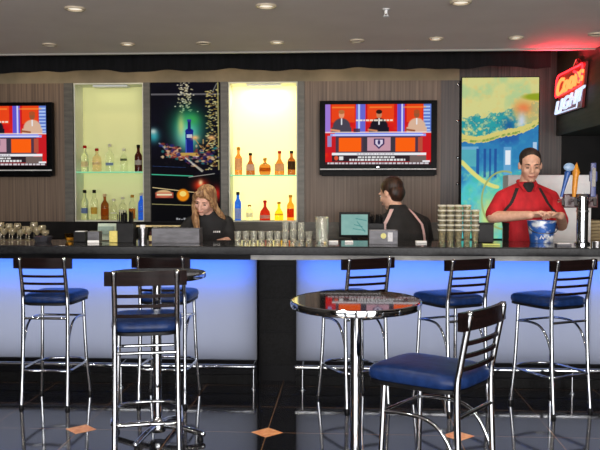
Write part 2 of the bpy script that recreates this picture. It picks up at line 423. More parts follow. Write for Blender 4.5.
# ------------------------------------------------------------------ murals
A = Art(150, 330, (9, 8, 16))
n1 = A.fbm(6, 12, 3); n2 = A.fbm(22, 50, 5)
A.put(n1*.25, (30, 24, 60))
A.rect(0, .118, 1, .135, (120, 116, 120), .8)
rng = random.Random(4)
for k in range(120):
    y = rng.uniform(.0, .33); x = .50 + rng.gauss(0, .07)*(.4+y*2.2)
    A.ell(x, y, .012, .006, rng.choice([(215, 200, 150), (190, 180, 150), (240, 232, 205)]), .9, 1)
for k in range(170):
    y = rng.uniform(.07, .95); x = rng.uniform(.80, .97)
    A.ell(x, y, .016, .006, rng.choice([(215, 190, 110), (170, 140, 70), (235, 225, 160)]), .85, 1)
A.line(.975, .0, .985, .95, .012, (205, 195, 120), .8); A.line(.96, .01, .9, .1, .01, (190, 190, 180), .6)
A.gl(.53, .46, .21, .17, (24, 150, 88), 1); A.gl(.53, .58, .17, .17, (110, 215, 210), 1); A.gl(.44, .47, .05, .12, (232, 220, 120), .7)
A.gl(.60, .40, .10, .06, (60, 170, 80), .8)
A.rect(.50, .53, .615, .78, (22, 34, 130)); A.ell(.558, .53, .06, .03, (24, 38, 140)); A.rect(.535, .42, .58, .53, (30, 34, 110)); A.rect(.525, .40, .59, .425, (50, 60, 150))
A.rect(.52, .565, .60, .60, (190, 205, 225)); A.line(.51, .62, .51, .77, .008, (90, 120, 220))
A.rect(.36, .765, .74, .80, (200, 160, 80)); A.rect(.40, .80, .70, .83, (240, 224, 190))
A.gl(.04, .58, .08, .07, (60, 180, 190), .9); A.gl(.03, .53, .05, .03, (230, 240, 230), .8)
A.line(.12, .66, .30, .78, .02, (150, 160, 180), .8)
for x in (.64, .88): A.gl(x, .60, .055, .025, (255, 190, 120), 1)
A.line(.76, .74, .64, .61, .01, (190, 150, 90)); A.line(.76, .74, .88, .61, .01, (190, 150, 90)); A.line(.76, .62, .76, .80, .012, (170, 140, 90))
for k in range(60): A.ell(rng.uniform(.22, .42), rng.uniform(.70, .82), .028, .012, rng.choice([(190, 110, 80), (220, 170, 130), (80, 30, 40), (130, 50, 60)]), .8, .6)
for k in range(40): A.ell(rng.uniform(.68, .92), rng.uniform(.76, .86), .03, .014, rng.choice([(170, 90, 60), (210, 180, 150), (60, 30, 60), (30, 30, 80)]), .8, .6)
A.poly([(0, .84), (.45, .82), (.72, .95), (.6, 1), (0, 1)], (10, 8, 14)); A.line(.5, .82, .75, .96, .02, (210, 200, 180), .7)
mw = X(221.5, YW)-X(151.5, YW)-.01; mh = NT-NB
# lower third of the mural: shelves of the bar in the picture
Hn = A.H
A2 = Art(150, 500, (8, 8, 12)); A2.a[:330] = A.a[:330]
for k in range(150):
    x, y = rng.uniform(.12, .98), rng.uniform(.44, .60)
    if abs(x-.55) < .10 and y < .53: continue
    A2.ell(x, y, rng.uniform(.012, .035), rng.uniform(.004, .012), rng.choice([(150, 60, 50), (220, 190, 150), (30, 40, 110), (70, 30, 90), (10, 10, 18), (10, 10, 18), (40, 120, 120), (190, 120, 60)]), .75, .6)
A2.poly([(.0, .55), (.30, .545), (.52, .575), (.66, .64), (.0, .65)], (10, 9, 18), .95); A2.line(.50, .54, .74, .64, .016, (215, 210, 190), .8); A2.line(.02, .60, .5, .61, .006, (60, 90, 150), .7)
A2.line(0, .66, .6, .672, .016, (70, 190, 150)); A2.line(.55, .68, .92, .655, .01, (210, 210, 200), .8)
A2.line(.02, .755, .62, .79, .012, (230, 205, 150)); A2.ell(.18, .80, .12, .028, (220, 180, 130)); A2.rect(.06, .79, .32, .83, (200, 90, 70), .8); A2.rect(.08, .80, .30, .812, (240, 230, 190))
A2.ell(.46, .81, .09, .045, (240, 140, 20)); A2.ell(.46, .80, .05, .02, (255, 225, 120)); A2.gl(.72, .74, .10, .04, (240, 60, 30), 1); A2.gl(.72, .72, .03, .02, (255, 220, 160), 1)
A2.line(0, .875, .66, .885, .01, (190, 180, 120), .9); A2.gl(.95, .80, .06, .05, (220, 40, 30), .9)
for k in range(9): A2.rect(.36+k*.035, .975+.004*(k % 3), .385+k*.035, .988, (200, 200, 205), .8)
t = thing('city_mural', 'dark night-city mural with a blue bottle, behind the bartender in black', 'mural', ((X(151.5, YW)+X(221.5, YW))/2, YW-.021, (NT+NB)/2))
bm = B(); box(bm, -mw/2, mw/2, .003, .02, -mh/2, mh/2); obj('backing_board', bm, M['black'], t, smooth=False)
cmesh('print', A2.a, mw-.01, mh-.01, .85, t, (0, 0, 0), 'city_print')

A = Art(180, 380, (216, 214, 142))
n1 = A.fbm(5, 10, 11, 4); n2 = A.fbm(16, 34, 12, 3); n3 = A.fbm(30, 60, 13, 2)
A.put(np.clip((n1-.48)*5, 0, 1)*(A.y < .3), (170, 205, 150), .7); A.put(np.clip((n2-.55)*5, 0, 1)*(A.y < .25), (222, 205, 130), .7)
rim = .365 - .105*np.clip((A.x-.35)/.65, 0, 1)**1.5 + .01*np.sin(A.x*9)
top = .27-.12*A.x+.07*(n1-.5)+.06*(n2-.5)
land = (A.y > top) & (A.y < rim)
A.put(land*np.clip(.5+(n2-.4)*4, 0, 1), (46, 160, 165)); A.put(land*np.clip((n3-.5)*6, 0, 1), (20, 105, 140), .8); A.put(land*np.clip((n3-.60)*9, 0, 1), (190, 215, 160), .8)
A.gl(.62, .30, .08, .05, (30, 90, 150), .9)
A.ell(.86, .20, .20, .09, (226, 190, 110), .75, .3); A.gl(.80, .19, .10, .035, (235, 125, 70), .95); A.ell(1.0, .12, .2, .022, (140, 160, 30), .9, .5)
A.gl(.78, .27, .05, .05, (200, 215, 240), .9)
below = A.y >= rim+.02+.02*(n3-.5)
A.put(below.astype(float), (50, 130, 185)); A.put(below*np.clip((n1-.4)*3, 0, 1)*(A.y < .66), (40, 90, 165), .8); A.put(below*np.clip((n2-.5)*4, 0, 1), (60, 150, 190), .6)
A.put((np.abs(A.y-rim-.008) < .022+.015*(n3-.5)).astype(float), (218, 206, 120)); A.put((np.abs(A.y-rim-.018) < .007).astype(float)*np.clip((n3-.4)*4, 0, 1), (110, 150, 70), .8)
low = A.y > .58
A.put(np.clip((A.y-.50)*6, 0, 1)*np.clip(.3+(n1-.3)*3, 0, 1), (90, 205, 215), .95)
A.put(low*np.clip((n2-.5)*5, 0, 1), (140, 215, 175), .7); A.put(low*np.clip((n1-.5)*5, 0, 1), (70, 200, 170), .6)
A.gl(.38, .86, .16, .12, (226, 232, 130), .95)
A.rect(.0, .425, .22, .445, (120, 180, 215), .9); A.rect(.0, .445, .20, .55, (96, 186, 190), .8); A.rect(.19, .44, .23, .60, (40, 90, 160))
for x in (.29, .36, .43): A.rect(x, .44, x+.03, .62, (30, 60, 140), .6)
A.rect(.55, .43, .65, .60, (110, 170, 215), .9); A.rect(.57, .45, .64, .54, (232, 240, 250)); A.rect(.93, .40, .98, .47, (190, 215, 240), .9)
for k in range(50):
    u = k/49; A.ell(.0+.47*u, .52+.16*math.sin(u*1.4), .03, .011, (226, 224, 130), .9, .5)
for k in range(90):
    u = k/89*math.pi*1.15+math.pi*.40; A.ell(.56+.29*math.cos(u), .76-.18*math.sin(u), .012, .006, (165, 178, 110), .9, .5)
pw = X(537, YW)-X(460, YW)-.01; pz1, pz0 = Z(79.5, YW), ZK+.012
t = thing('map_mural', 'turquoise and yellow backlit island mural left of the neon sign', 'mural', ((X(537, YW)+X(460, YW))/2, YW-.024, (pz1+pz0)/2))
bm = B(); box(bm, -pw/2-.008, pw/2+.008, .003, .02, -(pz1-pz0)/2-.008, (pz1-pz0)/2+.008); obj('backing_board', bm, M['black'], t, smooth=False)
cmesh('print', A.a, pw, pz1-pz0, .92, t, (0, 0, 0), 'map_print')
for zz in (86, 122, 158, 184, 215):
    bm = B(); lathe(bm, [(0, 0), (.012, 0), (.012, .008), (.006, .012), (0, .012)], seg=12)
    for v in bm.verts: v.co = Vector((v.co.x, -v.co.z, v.co.y))
    o = obj('panel_stud', bm, M['chrome'], t, loc=(-pw/2-.035, .023, Z(zz, YW)-(pz1+pz0)/2))

# ------------------------------------------------------------------ televisions
A = Art(260, 150, (205, 24, 26))
def studio(A, seed):
    n = A.fbm(10, 6, seed)
    A.put(np.clip((n-.45)*3, 0, 1), (235, 60, 24), .6)
    for x0, x1, c in ((.0, .05, (150, 130, 230)), (.29, .38, (90, 110, 225)), (.31, .33, (190, 210, 250)), (.68, .75, (80, 90, 220)), (.72, .735, (215, 220, 250)), (.93, 1, (80, 130, 220))): A.rect(x0, 0, x1, .47, c, .9)
    for k in range(8): A.rect(.93, .03+.055*k, .99, .055+.055*k, (190, 215, 250), .8)
    for x0, x1 in ((.06, .28), (.40, .65), (.77, .92)): A.rect(x0, .0, x1, .30, (240, 84, 22), .7); A.line((x0+x1)/2-.1, .05, (x0+x1)/2+.1, .05, .01, (250, 160, 60), .6)
    # three presenters behind the desk
    def pres(cx, suit, skin, hair, s=1):
        A.ell(cx, .37, .075*s, .14, suit, 1, .15); A.rect(cx-.085*s, .38, cx+.085*s, .47, suit)
        A.ell(cx, .17, .024*s, .06, skin, 1, .1); A.ell(cx, .125, .026*s, .035, hair, 1, .2)
        A.line(cx-.09*s, .42, cx-.02*s, .44, .012, skin); A.line(cx, .24, cx, .33, .008, (230, 230, 235))
    pres(.155, (72, 66, 80), (226, 150, 110), (180, 110, 60), 1.1); pres(.51, (26, 22, 34), (200, 130, 90), (40, 24, 20), 1.1); pres(.865, (214, 176, 150), (150, 84, 50), (170, 80, 40), 1.1)
    A.rect(.0, .455, 1, .475, (240, 225, 220), .8); A.rect(.27, .40, .33, .46, (60, 40, 60), .8)
    A.rect(.09, .47, .92, .485, (110, 130, 235)); A.rect(.05, .485, .95, .53, (150, 160, 235)); A.rect(.07, .50, .93, .515, (230, 235, 255))
    A.rect(.0, .53, 1, .80, (198, 26, 34)); A.rect(.10, .53, .90, .80, (80, 54, 70))
    A.rect(.13, .555, .34, .78, (250, 96, 14)); A.rect(.665, .555, .85, .78, (250, 96, 14)); A.rect(.02, .52, .06, .70, (150, 140, 190)); A.rect(.88, .55, .92, .78, (180, 80, 60))
    A.rect(.40, .545, .62, .77, (196, 150, 165)); A.rect(.36, .54, .40, .80, (60, 54, 66)); A.rect(.62, .54, .66, .80, (60, 54, 66))
    A.poly([(.46, .57), (.56, .57), (.56, .66), (.51, .74), (.46, .66)], (60, 44, 90)); A.poly([(.475, .59), (.545, .59), (.545, .65), (.51, .71), (.475, .65)], (215, 205, 225)); A.ell(.51, .63, .012, .04, (50, 40, 90))
    # caption bars, too small to read
    A.rect(.065, .80, .955, .845, (236, 236, 240)); A.rect(.065, .845, .87, .95, (44, 34, 40)); A.rect(.80, .85, .955, .96, (112, 96, 92)); A.rect(.0, .955, 1, 1, (70, 24, 34))
    rr = random.Random(7)
    def words(x0, x1, y, h, c):
        x = x0
        while x < x1:
            L = rr.uniform(.012, .04); A.rect(x, y, min(x+L, x1), y+h, c, .9); x += L+.008
    words(.30, .66, .815, .012, (120, 110, 130)); words(.31, .66, .862, .03, (245, 245, 245)); words(.23, .76, .905, .03, (245, 245, 245)); words(.02, .98, .965, .022, (225, 225, 230))
    A.ell(.105, .89, .02, .04, (215, 80, 50)); A.rect(.135, .865, .17, .925, (225, 225, 225)); A.rect(.92, .93, .99, .955, (235, 235, 240))
    words(.29, .64, .255, .022, (246, 235, 215))
    return A
studio(A, 2)
def tv(px0, px1, py0, py1, label, Y=7.68):
    x0, x1 = X(px0, Y, 140), X(px1, Y, 140); z1, z0 = Z(py0, Y, (px0+px1)/2), Z(py1, Y, (px0+px1)/2)
    W_, Hh = x1-x0, z1-z0
    t = thing('television', label, 'television', ((x0+x1)/2, Y, (z0+z1)/2), 0, 'wall televisions')
    sw, sh = W_*106/117.5, Hh*61/76; so = Hh*(38-(3.5+30.5))/76
    bm = B(); w2, h2 = W_/2, Hh/2
    yb = .0
    box(bm, -w2, w2, .02, .07, -h2+.01, h2, .004); 
    box(bm, -w2, -sw/2, yb, .03, -h2+.01, h2, .003); box(bm, sw/2, w2, yb, .03, -h2+.01, h2, .003)
    box(bm, -sw/2, sw/2, yb, .03, so+sh/2, h2, .002); box(bm, -sw/2, sw/2, yb, .03, -h2+.01, so-sh/2, .002)
    obj('casing', bm, M['tvblack'], t)
    cmesh('screen', A.a, sw, sh, 1.0, t, (0, .018, so), 'studio_picture')
    bm = B(); box(bm, -w2+.005, w2-.005, -.008, .004, -h2+.060, -h2+.071, .002); obj('silver_trim', bm, noisy(mat('silver_plastic', (.6, .6, .6), .35, .0), (9, 9, 9), (.6, .6, .6), (.72, .72, .7)), t)
    bm = B(); box(bm, -w2+.02, w2-.02, -.004, .02, -h2-.0, -h2+.05, .004); obj('speaker_bar', bm, M['tvblack'], t)
    bm = B(); box(bm, -.012, .012, -.003, .003, so-sh/2-.028, so-sh/2-.018, .001); obj('badge', bm, M['chrome'], t)
    bm = B(); box(bm, -.16, .16, .07, YW-Y, -.16, .16, .004); obj('wall_bracket', bm, M['dchrome'], t)
    return t
tv(319.5, 437, 100.5, 176, 'black flat television showing a red news studio, on the central wood panel')
tv(-66, 52, 102.5, 177, 'black flat television at the left edge, partly cut off by the frame')

# ------------------------------------------------------------------ back bar counter
bm = B(); box(bm, -6, XKR, 7.28, YW-.005, 0, ZK-.04); bk = thing('back_counter', 'long black counter running below the bottle niches', 'counter', (0, 0, 0))
obj('cabinet_body', bm, M['darkwall'], bk, smooth=False)
bm = B(); box(bm, -6, XKR, 7.24, YW-.005, ZK-.04, ZK, .006); obj('worktop', bm, M['stone'], bk)
lx0, lx1, lz = X(122, 7.35), X(187, 7.35), Z(226, 7.35)
lg = thing('glass_ledge', 'narrow brass-edged ledge standing on the back counter under the city mural', 'shelf', ((lx0+lx1)/2, 7.42, ZK)); lh = (lx1-lx0)/2
bm = B(); box(bm, -lh, lh, -.04, .10, lz-ZK-.012, lz-ZK, .002); obj('board', bm, M['stone'], lg)
bm = B(); box(bm, -lh, lh, -.046, -.040, lz-ZK-.014, lz-ZK+.002, .001); obj('gold_edge_strip', bm, noisy(mat('brass_edge', (.7, .5, .2), .35, .6), (20, 20, 20), (.6, .46, .22), (.8, .64, .34)), lg)
for sx in (-1, 1):
    bm = B(); box(bm, sx*lh-.006*(1+sx), sx*lh+.006*(1-sx), -.03, .09, .001, lz-ZK-.012); obj('end_support', bm, M['stone'], lg)

# ------------------------------------------------------------------ the bar
YP, YF, YB = 5.92, 5.49, 6.16
ZB = 1.07
XL, XR = -4.6, 3.4
xg0, xg1 = X(257, YP, 320), X(296, YP, 320)
t = thing('bar_countertop', 'long black granite bar top with a polished front edge', 'countertop', (0, 0, 0))
bm = B(); box(bm, XL, XR, YF, YB, ZB-.062, ZB-.004, .008); obj('slab', bm, M['counter'], t)
bm = B(); box(bm, XL, XR, YF+.002, YB-.002, ZB-.0045, ZB, .002); o = obj('polished_surface', bm, noisy(mat('polished_granite', (.01, .01, .01), .1), (50, 50, 50), (.004, .004, .004), (.018, .018, .02), detail=6), t); o['label'] = 'mirror-polished black top face'
bm = B(); box(bm, XL, XR, YF+.05, YB-.02, ZB-.078, ZB-.062); obj('support_board', bm, M['black'], t)
bm = B(); box(bm, xg0+.0, XR, YF+.045, YF+.06, .972, ZB-.0625, .001); o = obj('edge_strip', bm, noisy(mat('satin_grey_strip', (.25, .25, .25), .5), (9, 9, 9), (.20, .20, .20), (.30, .30, .29)), t); o['label'] = 'brushed steel strip under the right half'  # grey right half imitates what the chrome strip reflects
bm = B(); box(bm, XL, xg0-.002, YF+.045, YF+.06, .972, ZB-.0625, .001); obj('edge_strip', bm, M['tile'], t)  # same strip, coloured black where its reflection is dark
ZT = Z(259.3, YP); ZPB = Z(360.5, YP)
M['innerwhite'] = M['white']
def barunit(x0, x1, label, seams):
    t = thing('bar_cabinet', label, 'bar front', ((x0+x1)/2, YP, 0), 0, 'lit bar fronts')
    h = (x1-x0)/2
    bm = B(); box(bm, -h, h, .15, .16, 0, ZB-.079); box(bm, -h, -h+.012, .012, .15, 0, ZB-.079); box(bm, h-.012, h, .012, .15, 0, ZB-.079); box(bm, -h+.012, h-.012, .012, .15, 0, ZPB); obj('carcass', bm, M['tile'], t, smooth=False)
    xs = [-h] + [s-(x0+x1)/2 for s in seams] + [h]
    for a, b_ in zip(xs, xs[1:]):
        bm = B(); box(bm, a+.002, b_-.002, 0, .011, ZPB, ZB-.08, .002); o = obj('light_panel', bm, M['panel'], t)
        o['label'] = 'frosted panel glowing blue along its top'
    bm = B(); box(bm, -h, h, -.004, .011, .075, ZPB-.004, .002); obj('tile_plinth', bm, M['tile'], t)
    bm = B(); box(bm, -h, h, .0, .011, 0, .07, .002); obj('toe_kick', bm, M['stone'], t)
    return t
barunit(XL, xg0, 'blue-lit bar front left of the dark gap', [-3.1])
barunit(xg1, XR, 'blue-lit bar front right of the dark gap', [X(590, YP, 320)])
t = thing('gap_panel', 'recessed black tiled panel between the two lit bar fronts', 'tiled panel', ((xg0+xg1)/2, YP+.13, 0))
hg = (xg1-xg0)/2
bm = B(); box(bm, -hg, hg, 0, .02, 0, ZB-.08); obj('board', bm, M['tile'], t, smooth=False)
for zz in (.24, .5, .76):
    bm = B(); box(bm, -hg+.004, hg-.004, -.006, 0, zz-.12, zz+.128, .003); obj('tile', bm, M['stone'], t)
# foot rails
YR = 5.78
def rail(x0, x1, label, posts):
    t = thing('foot_rail', label, 'foot rail', ((x0+x1)/2, YR, 0), 0, 'chrome foot rails'); c = (x0+x1)/2; zr = .165
    bm = B(); tube(bm, [(x0-c, 0, zr), (x1-c, 0, zr)], .017, 12); ball(bm, (x0-c, 0, zr), .019); ball(bm, (x1-c, 0, zr), .019); obj('rail', bm, M['chrome'], t)
    for p in posts:
        bm = B(); tube(bm, [(p-c, 0, 0), (p-c, 0, zr-.01)], .008, 10); lathe(bm, [(.026, 0), (.026, .006), (.012, .012), (.012, .02)], (p-c, 0, 0), 14); obj('post', bm, M['chrome'], t)
        bm = B(); tube(bm, [(p-c, .0, zr), (p-c, .135, zr+.01)], .008, 8); obj('wall_arm', bm, M['chrome'], t)
rail(XL+.05, xg0-.01, 'chrome foot rail along the left bar front', [-4.3, -2.9, -1.66, X(253.5, YR, 380)])
rail(xg1+.01, XR-.05, 'chrome foot rail along the right bar front', [X(302.5, YR, 380), .72, 1.62, 2.6])

# ------------------------------------------------------------------ bar stools
def make_stool():
    t = thing('bar_stool', 'x', 'bar stool', (0, 0, 0), 0, 'chrome bar stools')
    RP = {s: [(s*.158, -.205, .012), (s*.154, -.180, .35), (s*.152, -.168, .69), (s*.150, -.180, .80), (s*.151, -.218, .995)] for s in (-1, 1)}
    FP = {s: [(s*.178, .185, .012), (s*.16, .165, .30), (s*.148, .150, .695)] for s in (-1, 1)}
    for s in (-1, 1):
        bm = B(); tube(bm, smoothpath(RP[s], 6), .0135, 12); o = obj('back_leg', bm, M['chrome'], t)
        bm = B(); lathe(bm, [(.017, 0), (.017, .018), (.013, .024)], (s*.158, -.205, 0), 12); obj('foot_glide', bm, M['black'], o)
        bm = B(); tube(bm, smoothpath(FP[s], 6), .0125, 12); o = obj('front_leg', bm, M['chrome'], t)
        bm = B(); lathe(bm, [(.016, 0), (.016, .018), (.012, .024)], (s*.178, .185, 0), 12); obj('foot_glide', bm, M['black'], o)
        # side brace: straight back from the front leg, then a quarter turn down to the back leg
        pts = [(s*.152, .152, .575), (s*.152, .05, .582), (s*.153, -.05, .572), (s*.153, -.115, .525), (s*.153, -.16, .44), (s*.153, -.178, .36)]
        bm = B(); tube(bm, smoothpath(pts, 6), .0085, 10); obj('side_brace', bm, M['chrome'], t)
    bm = B(); tube(bm, [(-.15, .153, .575), (.15, .153, .575)], .0085, 10); obj('front_brace', bm, M['chrome'], t)
    bm = B(); tube(bm, [(-.151, -.171, .60), (.151, -.171, .60)], .0085, 10); obj('rear_brace', bm, M['chrome'], t)
    rg = [(-.155, -.186, .25), (0, -.188, .25), (.155, -.186, .25), (.172, -.05, .25), (.168, .12, .25), (.13, .20, .25), (.06, .235, .25), (-.06, .235, .25), (-.13, .20, .25), (-.168, .12, .25), (-.172, -.05, .25)]
    bm = B(); tube(bm, smoothpath(rg, 5, True), .0095, 10, closed=True); obj('foot_ring', bm, M['chrome'], t)
    # seat pan and cushion
    def outline(k, n=40):
        o_ = []
        for i in range(n):
            a = 2*math.pi*i/n; c, s_ = math.cos(a), math.sin(a)
            o_.append((.176*k*math.copysign(abs(c)**.40, c)*(1+.09*s_), .210*k*math.copysign(abs(s_)**.40, s_)))
        return o_
    def slab(levels, dy=0.0):
        bm = B(); rings = []
        for k, z in levels: rings.append([bm.verts.new((x, y+dy, z)) for x, y in outline(k)])
        for a, b_ in zip(rings, rings[1:]):
            for i in range(len(a)): bm.faces.new((a[i], a[(i+1) % len(a)], b_[(i+1) % len(a)], b_[i]))
        bm.faces.new(rings[0][::-1]); bm.faces.new(rings[-1]); return bm
    obj('seat_pan', slab([(.93, .684), (.985, .688), (.985, .702), (.97, .704)], .025), M['black'], t)
    obj('seat', slab([(.96, .703), (1.0, .710), (1.015, .724), (1.0, .742), (.95, .753), (.85, .760), (.6, .765), (.25, .767)], .025), M['vinyl'], t)
    def bow(w_, z0, z1, th, y0, sag=.022, bev=.0):
        bm = B(); N = 16; R = []
        for i in range(N+1):
            u = -1+2*i/N; x = u*w_; y = y0 - sag*(1-u*u)
            R.append([bm.verts.new((x, y+dy, z)) for dy, z in ((-th/2, z0), (th/2, z0), (th/2, z1), (-th/2, z1))])
        for a, b_ in zip(R, R[1:]):
            for k in range(4): bm.faces.new((a[k], a[(k+1) % 4], b_[(k+1) % 4], b_[k]))
        bm.faces.new(R[0]); bm.faces.new(R[-1][::-1]); return bm
    o = obj('top_rail', bow(.198, .938, 1.008, .020, -.200), M['rail'], t); o['label'] = 'black lacquered curved top rail'
    for z, y in ((.886, -.196), (.836, -.186), (.786, -.178)):
        obj('slat', bow(.152, z-.008, z+.008, .012, y, .016), M['rail'], t)
    for s in (-1, 1):
        bm = B(); ball(bm, (s*.151, -.217, 1.0), .0145, seg=12, rg=8); obj('post_cap', bm, M['chrome'], t)
    return t
stool = make_stool()
def place(first, px, py, rot, label, off=.205):
    p = flo(px, py); v = Matrix.Rotation(rot, 3, 'Z') @ Vector((0, off, 0)); p = p + v
    if first: stool.location = p; stool.rotation_euler.z = rot; stool['label'] = label; return stool
    return dup(stool, p, rot, label)
place(True, 44.5, 408.5, math.radians(-1), 'chrome bar stool with blue seat, leftmost along the bar')
place(False, 161.8, 407, math.radians(-1), 'chrome bar stool at the bar, half hidden behind the left round table')
place(False, 368, 409.5, math.radians(28), 'chrome bar stool at the bar, behind the right round table')
place(False, 469, 412, math.radians(29), 'chrome bar stool at the bar between the right table stool and the rightmost one')
place(False, 572, 414.5, math.radians(29), 'chrome bar stool at the bar in front of the beer taps, rightmost of all')
_s = dup(stool, (-1.06, 4.19, 0), math.radians(13), 'chrome bar stool with its back to us, pulled up to the left round table'); _s.scale = (1.04,)*3
dup(stool, (.362, 3.215, 0), math.radians(56), 'chrome bar stool facing left, nearest to the camera, beside the right round table')

# ------------------------------------------------------------------ round tables
def make_table():
    t = thing('round_table', 'x', 'table', (0, 0, 0), 0, 'round pedestal bar tables'); h = .975; R = .288
    bm = B(); lathe(bm, [(0, h-.028), (R-.006, h-.028), (R-.006, h-.001), (R-.012, h), (0, h)], seg=64); obj('tabletop', bm, M['tabletop'], t)
    bm = B(); lathe(bm, [(R-.005, h-.032), (R, h-.028), (R+.002, h-.014), (R, h-.002), (R-.005, h+.001)], seg=64)
    # keep the band hollow
    for f in [f for f in bm.faces if len(f.verts) > 4]: bm.faces.remove(f)
    obj('metal_edge', bm, M['chrome'], t)
    bm = B(); lathe(bm, [(.085, h-.045), (.085, h-.030), (.03, h-.030)], seg=24); obj('mounting_plate', bm, M['black'], t)
    bm = B(); lathe(bm, [(.026, .05), (.026, h-.04)], seg=24); obj('pole', bm, M['chrome'], t)
    bm = B(); lathe(bm, [(.0, .03), (.045, .03), (.050, .045), (.050, .075), (.032, .10), (.027, .12)], seg=24); obj('hub', bm, M['chrome'], t)
    for k in range(4):
        a = math.radians(-12 + 90*k); d = Vector((math.cos(a), math.sin(a), 0))
        bm = B(); tube(bm, smoothpath([d*.03+Vector((0, 0, .068)), d*.15+Vector((0, 0, .062)), d*.285+Vector((0, 0, .036))], 5), .017, 12); ball(bm, d*.285+Vector((0, 0, .036)), .0175); leg = obj('base_arm', bm, M['chrome'], t)
        bm = B(); lathe(bm, [(.018, 0), (.018, .012), (.010, .022)], d*.27, 12); obj('foot_glide', bm, M['black'], leg)
    return t
tb = make_table(); p = flo(158, 436); tb.location = p; tb['label'] = 'small round black table on a chrome pedestal, left one, with cross base in view'
dup(tb, (X(356, 3.52, 301), 3.52, 0), math.radians(25), 'small round black table on a chrome pedestal, right of the dark gap')
for o in list(bpy.data.objects):        # its top is tilted slightly so that it reflects the television
    if o.parent and o.parent.name == 'round_table.001' and o.name.split('.')[0] in ('tabletop', 'metal_edge'):
        Rz = Matrix.Rotation(-math.radians(25), 4, 'Z'); T_ = Rz @ Matrix.Rotation(math.radians(1.4), 4, 'X') @ Rz.inverted()
        o.matrix_local = Matrix.Translation((0, 0, .975)) @ T_ @ Matrix.Translation((0, 0, -.975))

# ------------------------------------------------------------------ bottles
def gmat(name, c, tr=1.0, rough=.03, em=0):
    m = mat(name, c, rough, 0, trans=tr, ior=1.22)
    if em:  # glow put into the liquor in place of light from behind
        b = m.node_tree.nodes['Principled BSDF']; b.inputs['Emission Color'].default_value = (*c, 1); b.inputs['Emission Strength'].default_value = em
    return m
G = {'clear': gmat('clear_bottle_glass', (.93, .95, .88)), 'pink': gmat('pale_pink_glass', (.93, .72, .58)), 'dark': gmat('dark_bottle_glass', (.10, .02, .015), .6),
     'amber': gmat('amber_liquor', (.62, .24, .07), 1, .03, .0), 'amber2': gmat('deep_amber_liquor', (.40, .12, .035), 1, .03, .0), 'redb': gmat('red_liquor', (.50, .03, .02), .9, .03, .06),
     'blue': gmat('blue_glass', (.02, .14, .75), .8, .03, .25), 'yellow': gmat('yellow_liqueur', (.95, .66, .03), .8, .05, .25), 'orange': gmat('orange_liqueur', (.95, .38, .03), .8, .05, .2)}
for k in list(G): noisy_dummy = None
def cm(name, r, g, b, rough=.5): 
    return noisy(mat(name, srgb(r, g, b), rough), (60, 60, 60), srgb(r*.92, g*.92, b*.92), srgb(r, g, b))
LB = {}
def lcm(*a):
    m = cm(*a); b = m.node_tree.nodes['Principled BSDF']; b.inputs['Transmission Weight'].default_value = .55; b.inputs['Roughness'].default_value = .9; b.inputs['IOR'].default_value = 1.05; return m
LB = {'white': lcm('white_label', 232, 226, 214), 'cream': lcm('cream_label', 228, 196, 160), 'black': lcm('black_label', 26, 22, 22), 'red': lcm('red_label', 190, 30, 26), 'gold': lcm('gold_label', 206, 150, 60),
      'blue': lcm('blue_label', 90, 110, 190), 'orange': lcm('orange_label', 190, 92, 30), 'green': lcm('dark_label', 50, 56, 48)}
def bottle(px, pyt, pyb, w_px, glass, cap, label, lab, Yb=YW+.10, shape='std', group='bottles on the upper shelves', zbase=None):
    xb = X(px, Yb, pyb); z0 = zbase; H = (pyb-pyt)/ (F/Yb) ; r = w_px/2/(F/Yb)
    t = thing('bottle', label, 'bottle', (xb, Yb, z0), 0, group)
    nr = min(r*.42, .014)
    if shape == 'std': prof = [(0, 0), (r*.92, 0), (r, .006), (r, H*.56), (r*.93, H*.62), (r*.55, H*.70), (nr, H*.76), (nr, H*.90)]
    elif shape == 'squat': prof = [(0, 0), (r*.75, 0), (r*.9, .01), (r, H*.25), (r*.98, H*.48), (r*.80, H*.60), (r*.35, H*.68), (nr, H*.73), (nr, H*.86)]
    elif shape == 'taper': prof = [(0, 0), (r*.95, 0), (r, .006), (r*.97, H*.30), (r*.86, H*.45), (r*.5, H*.58), (nr, H*.68), (nr, H*.90)]
    elif shape == 'slim': prof = [(0, 0), (r*.95, 0), (r, .006), (r, H*.60), (r*.9, H*.66), (nr*1.1, H*.76), (nr, H*.9)]
    prof.append((0, prof[-1][1]))
    bm = B(); lathe(bm, prof, seg=20, sy=.8 if shape == 'squat' else 1); obj('glass_body', bm, G[glass], t)
    zc = prof[-2][1]
    bm = B(); lathe(bm, [(0, zc-.002), (nr*1.25, zc-.002), (nr*1.25, H-.004), (nr, H), (0, H)], seg=14); obj('cap', bm, LB[cap], t)
    for a, b_, c in lab:
        rr = max([q[0] for q in prof])+.0008
        bm = B(); n = 14; sy_ = .8 if shape == 'squat' else 1
        va = [[bm.verts.new((rr*math.cos(th), sy_*rr*math.sin(th), H*zz)) for th in [math.pi*(1.12+.76*i/n) for i in range(n+1)]] for zz in (a, b_)]
        for i in range(n): bm.faces.new((va[0][i], va[0][i+1], va[1][i+1], va[1][i]))
        obj('label', bm, LB[c], t)
    return t
zsL, zsR = NB+zL+.001, NB+zR+.001
gu, gl_ = 'bottles on the upper glass shelves', 'bottles on the niche floors'
bottle(85, 143.5, 170, 7.5, 'clear', 'red', 'clear bottle with red cap and small dark label, leftmost on the upper left shelf', [(.18, .38, 'cream')], group=gu, zbase=zsL)
bottle(97, 146.5, 170, 9, 'pink', 'red', 'pale rose wide-shouldered bottle with red cap, second on the upper left shelf', [(.30, .40, 'cream')], group=gu, zbase=zsL)
bottle(110, 142, 170, 8.5, 'clear', 'white', 'tall clear bottle, middle one on the upper left shelf', [(.22, .32, 'blue')], group=gu, zbase=zsL)
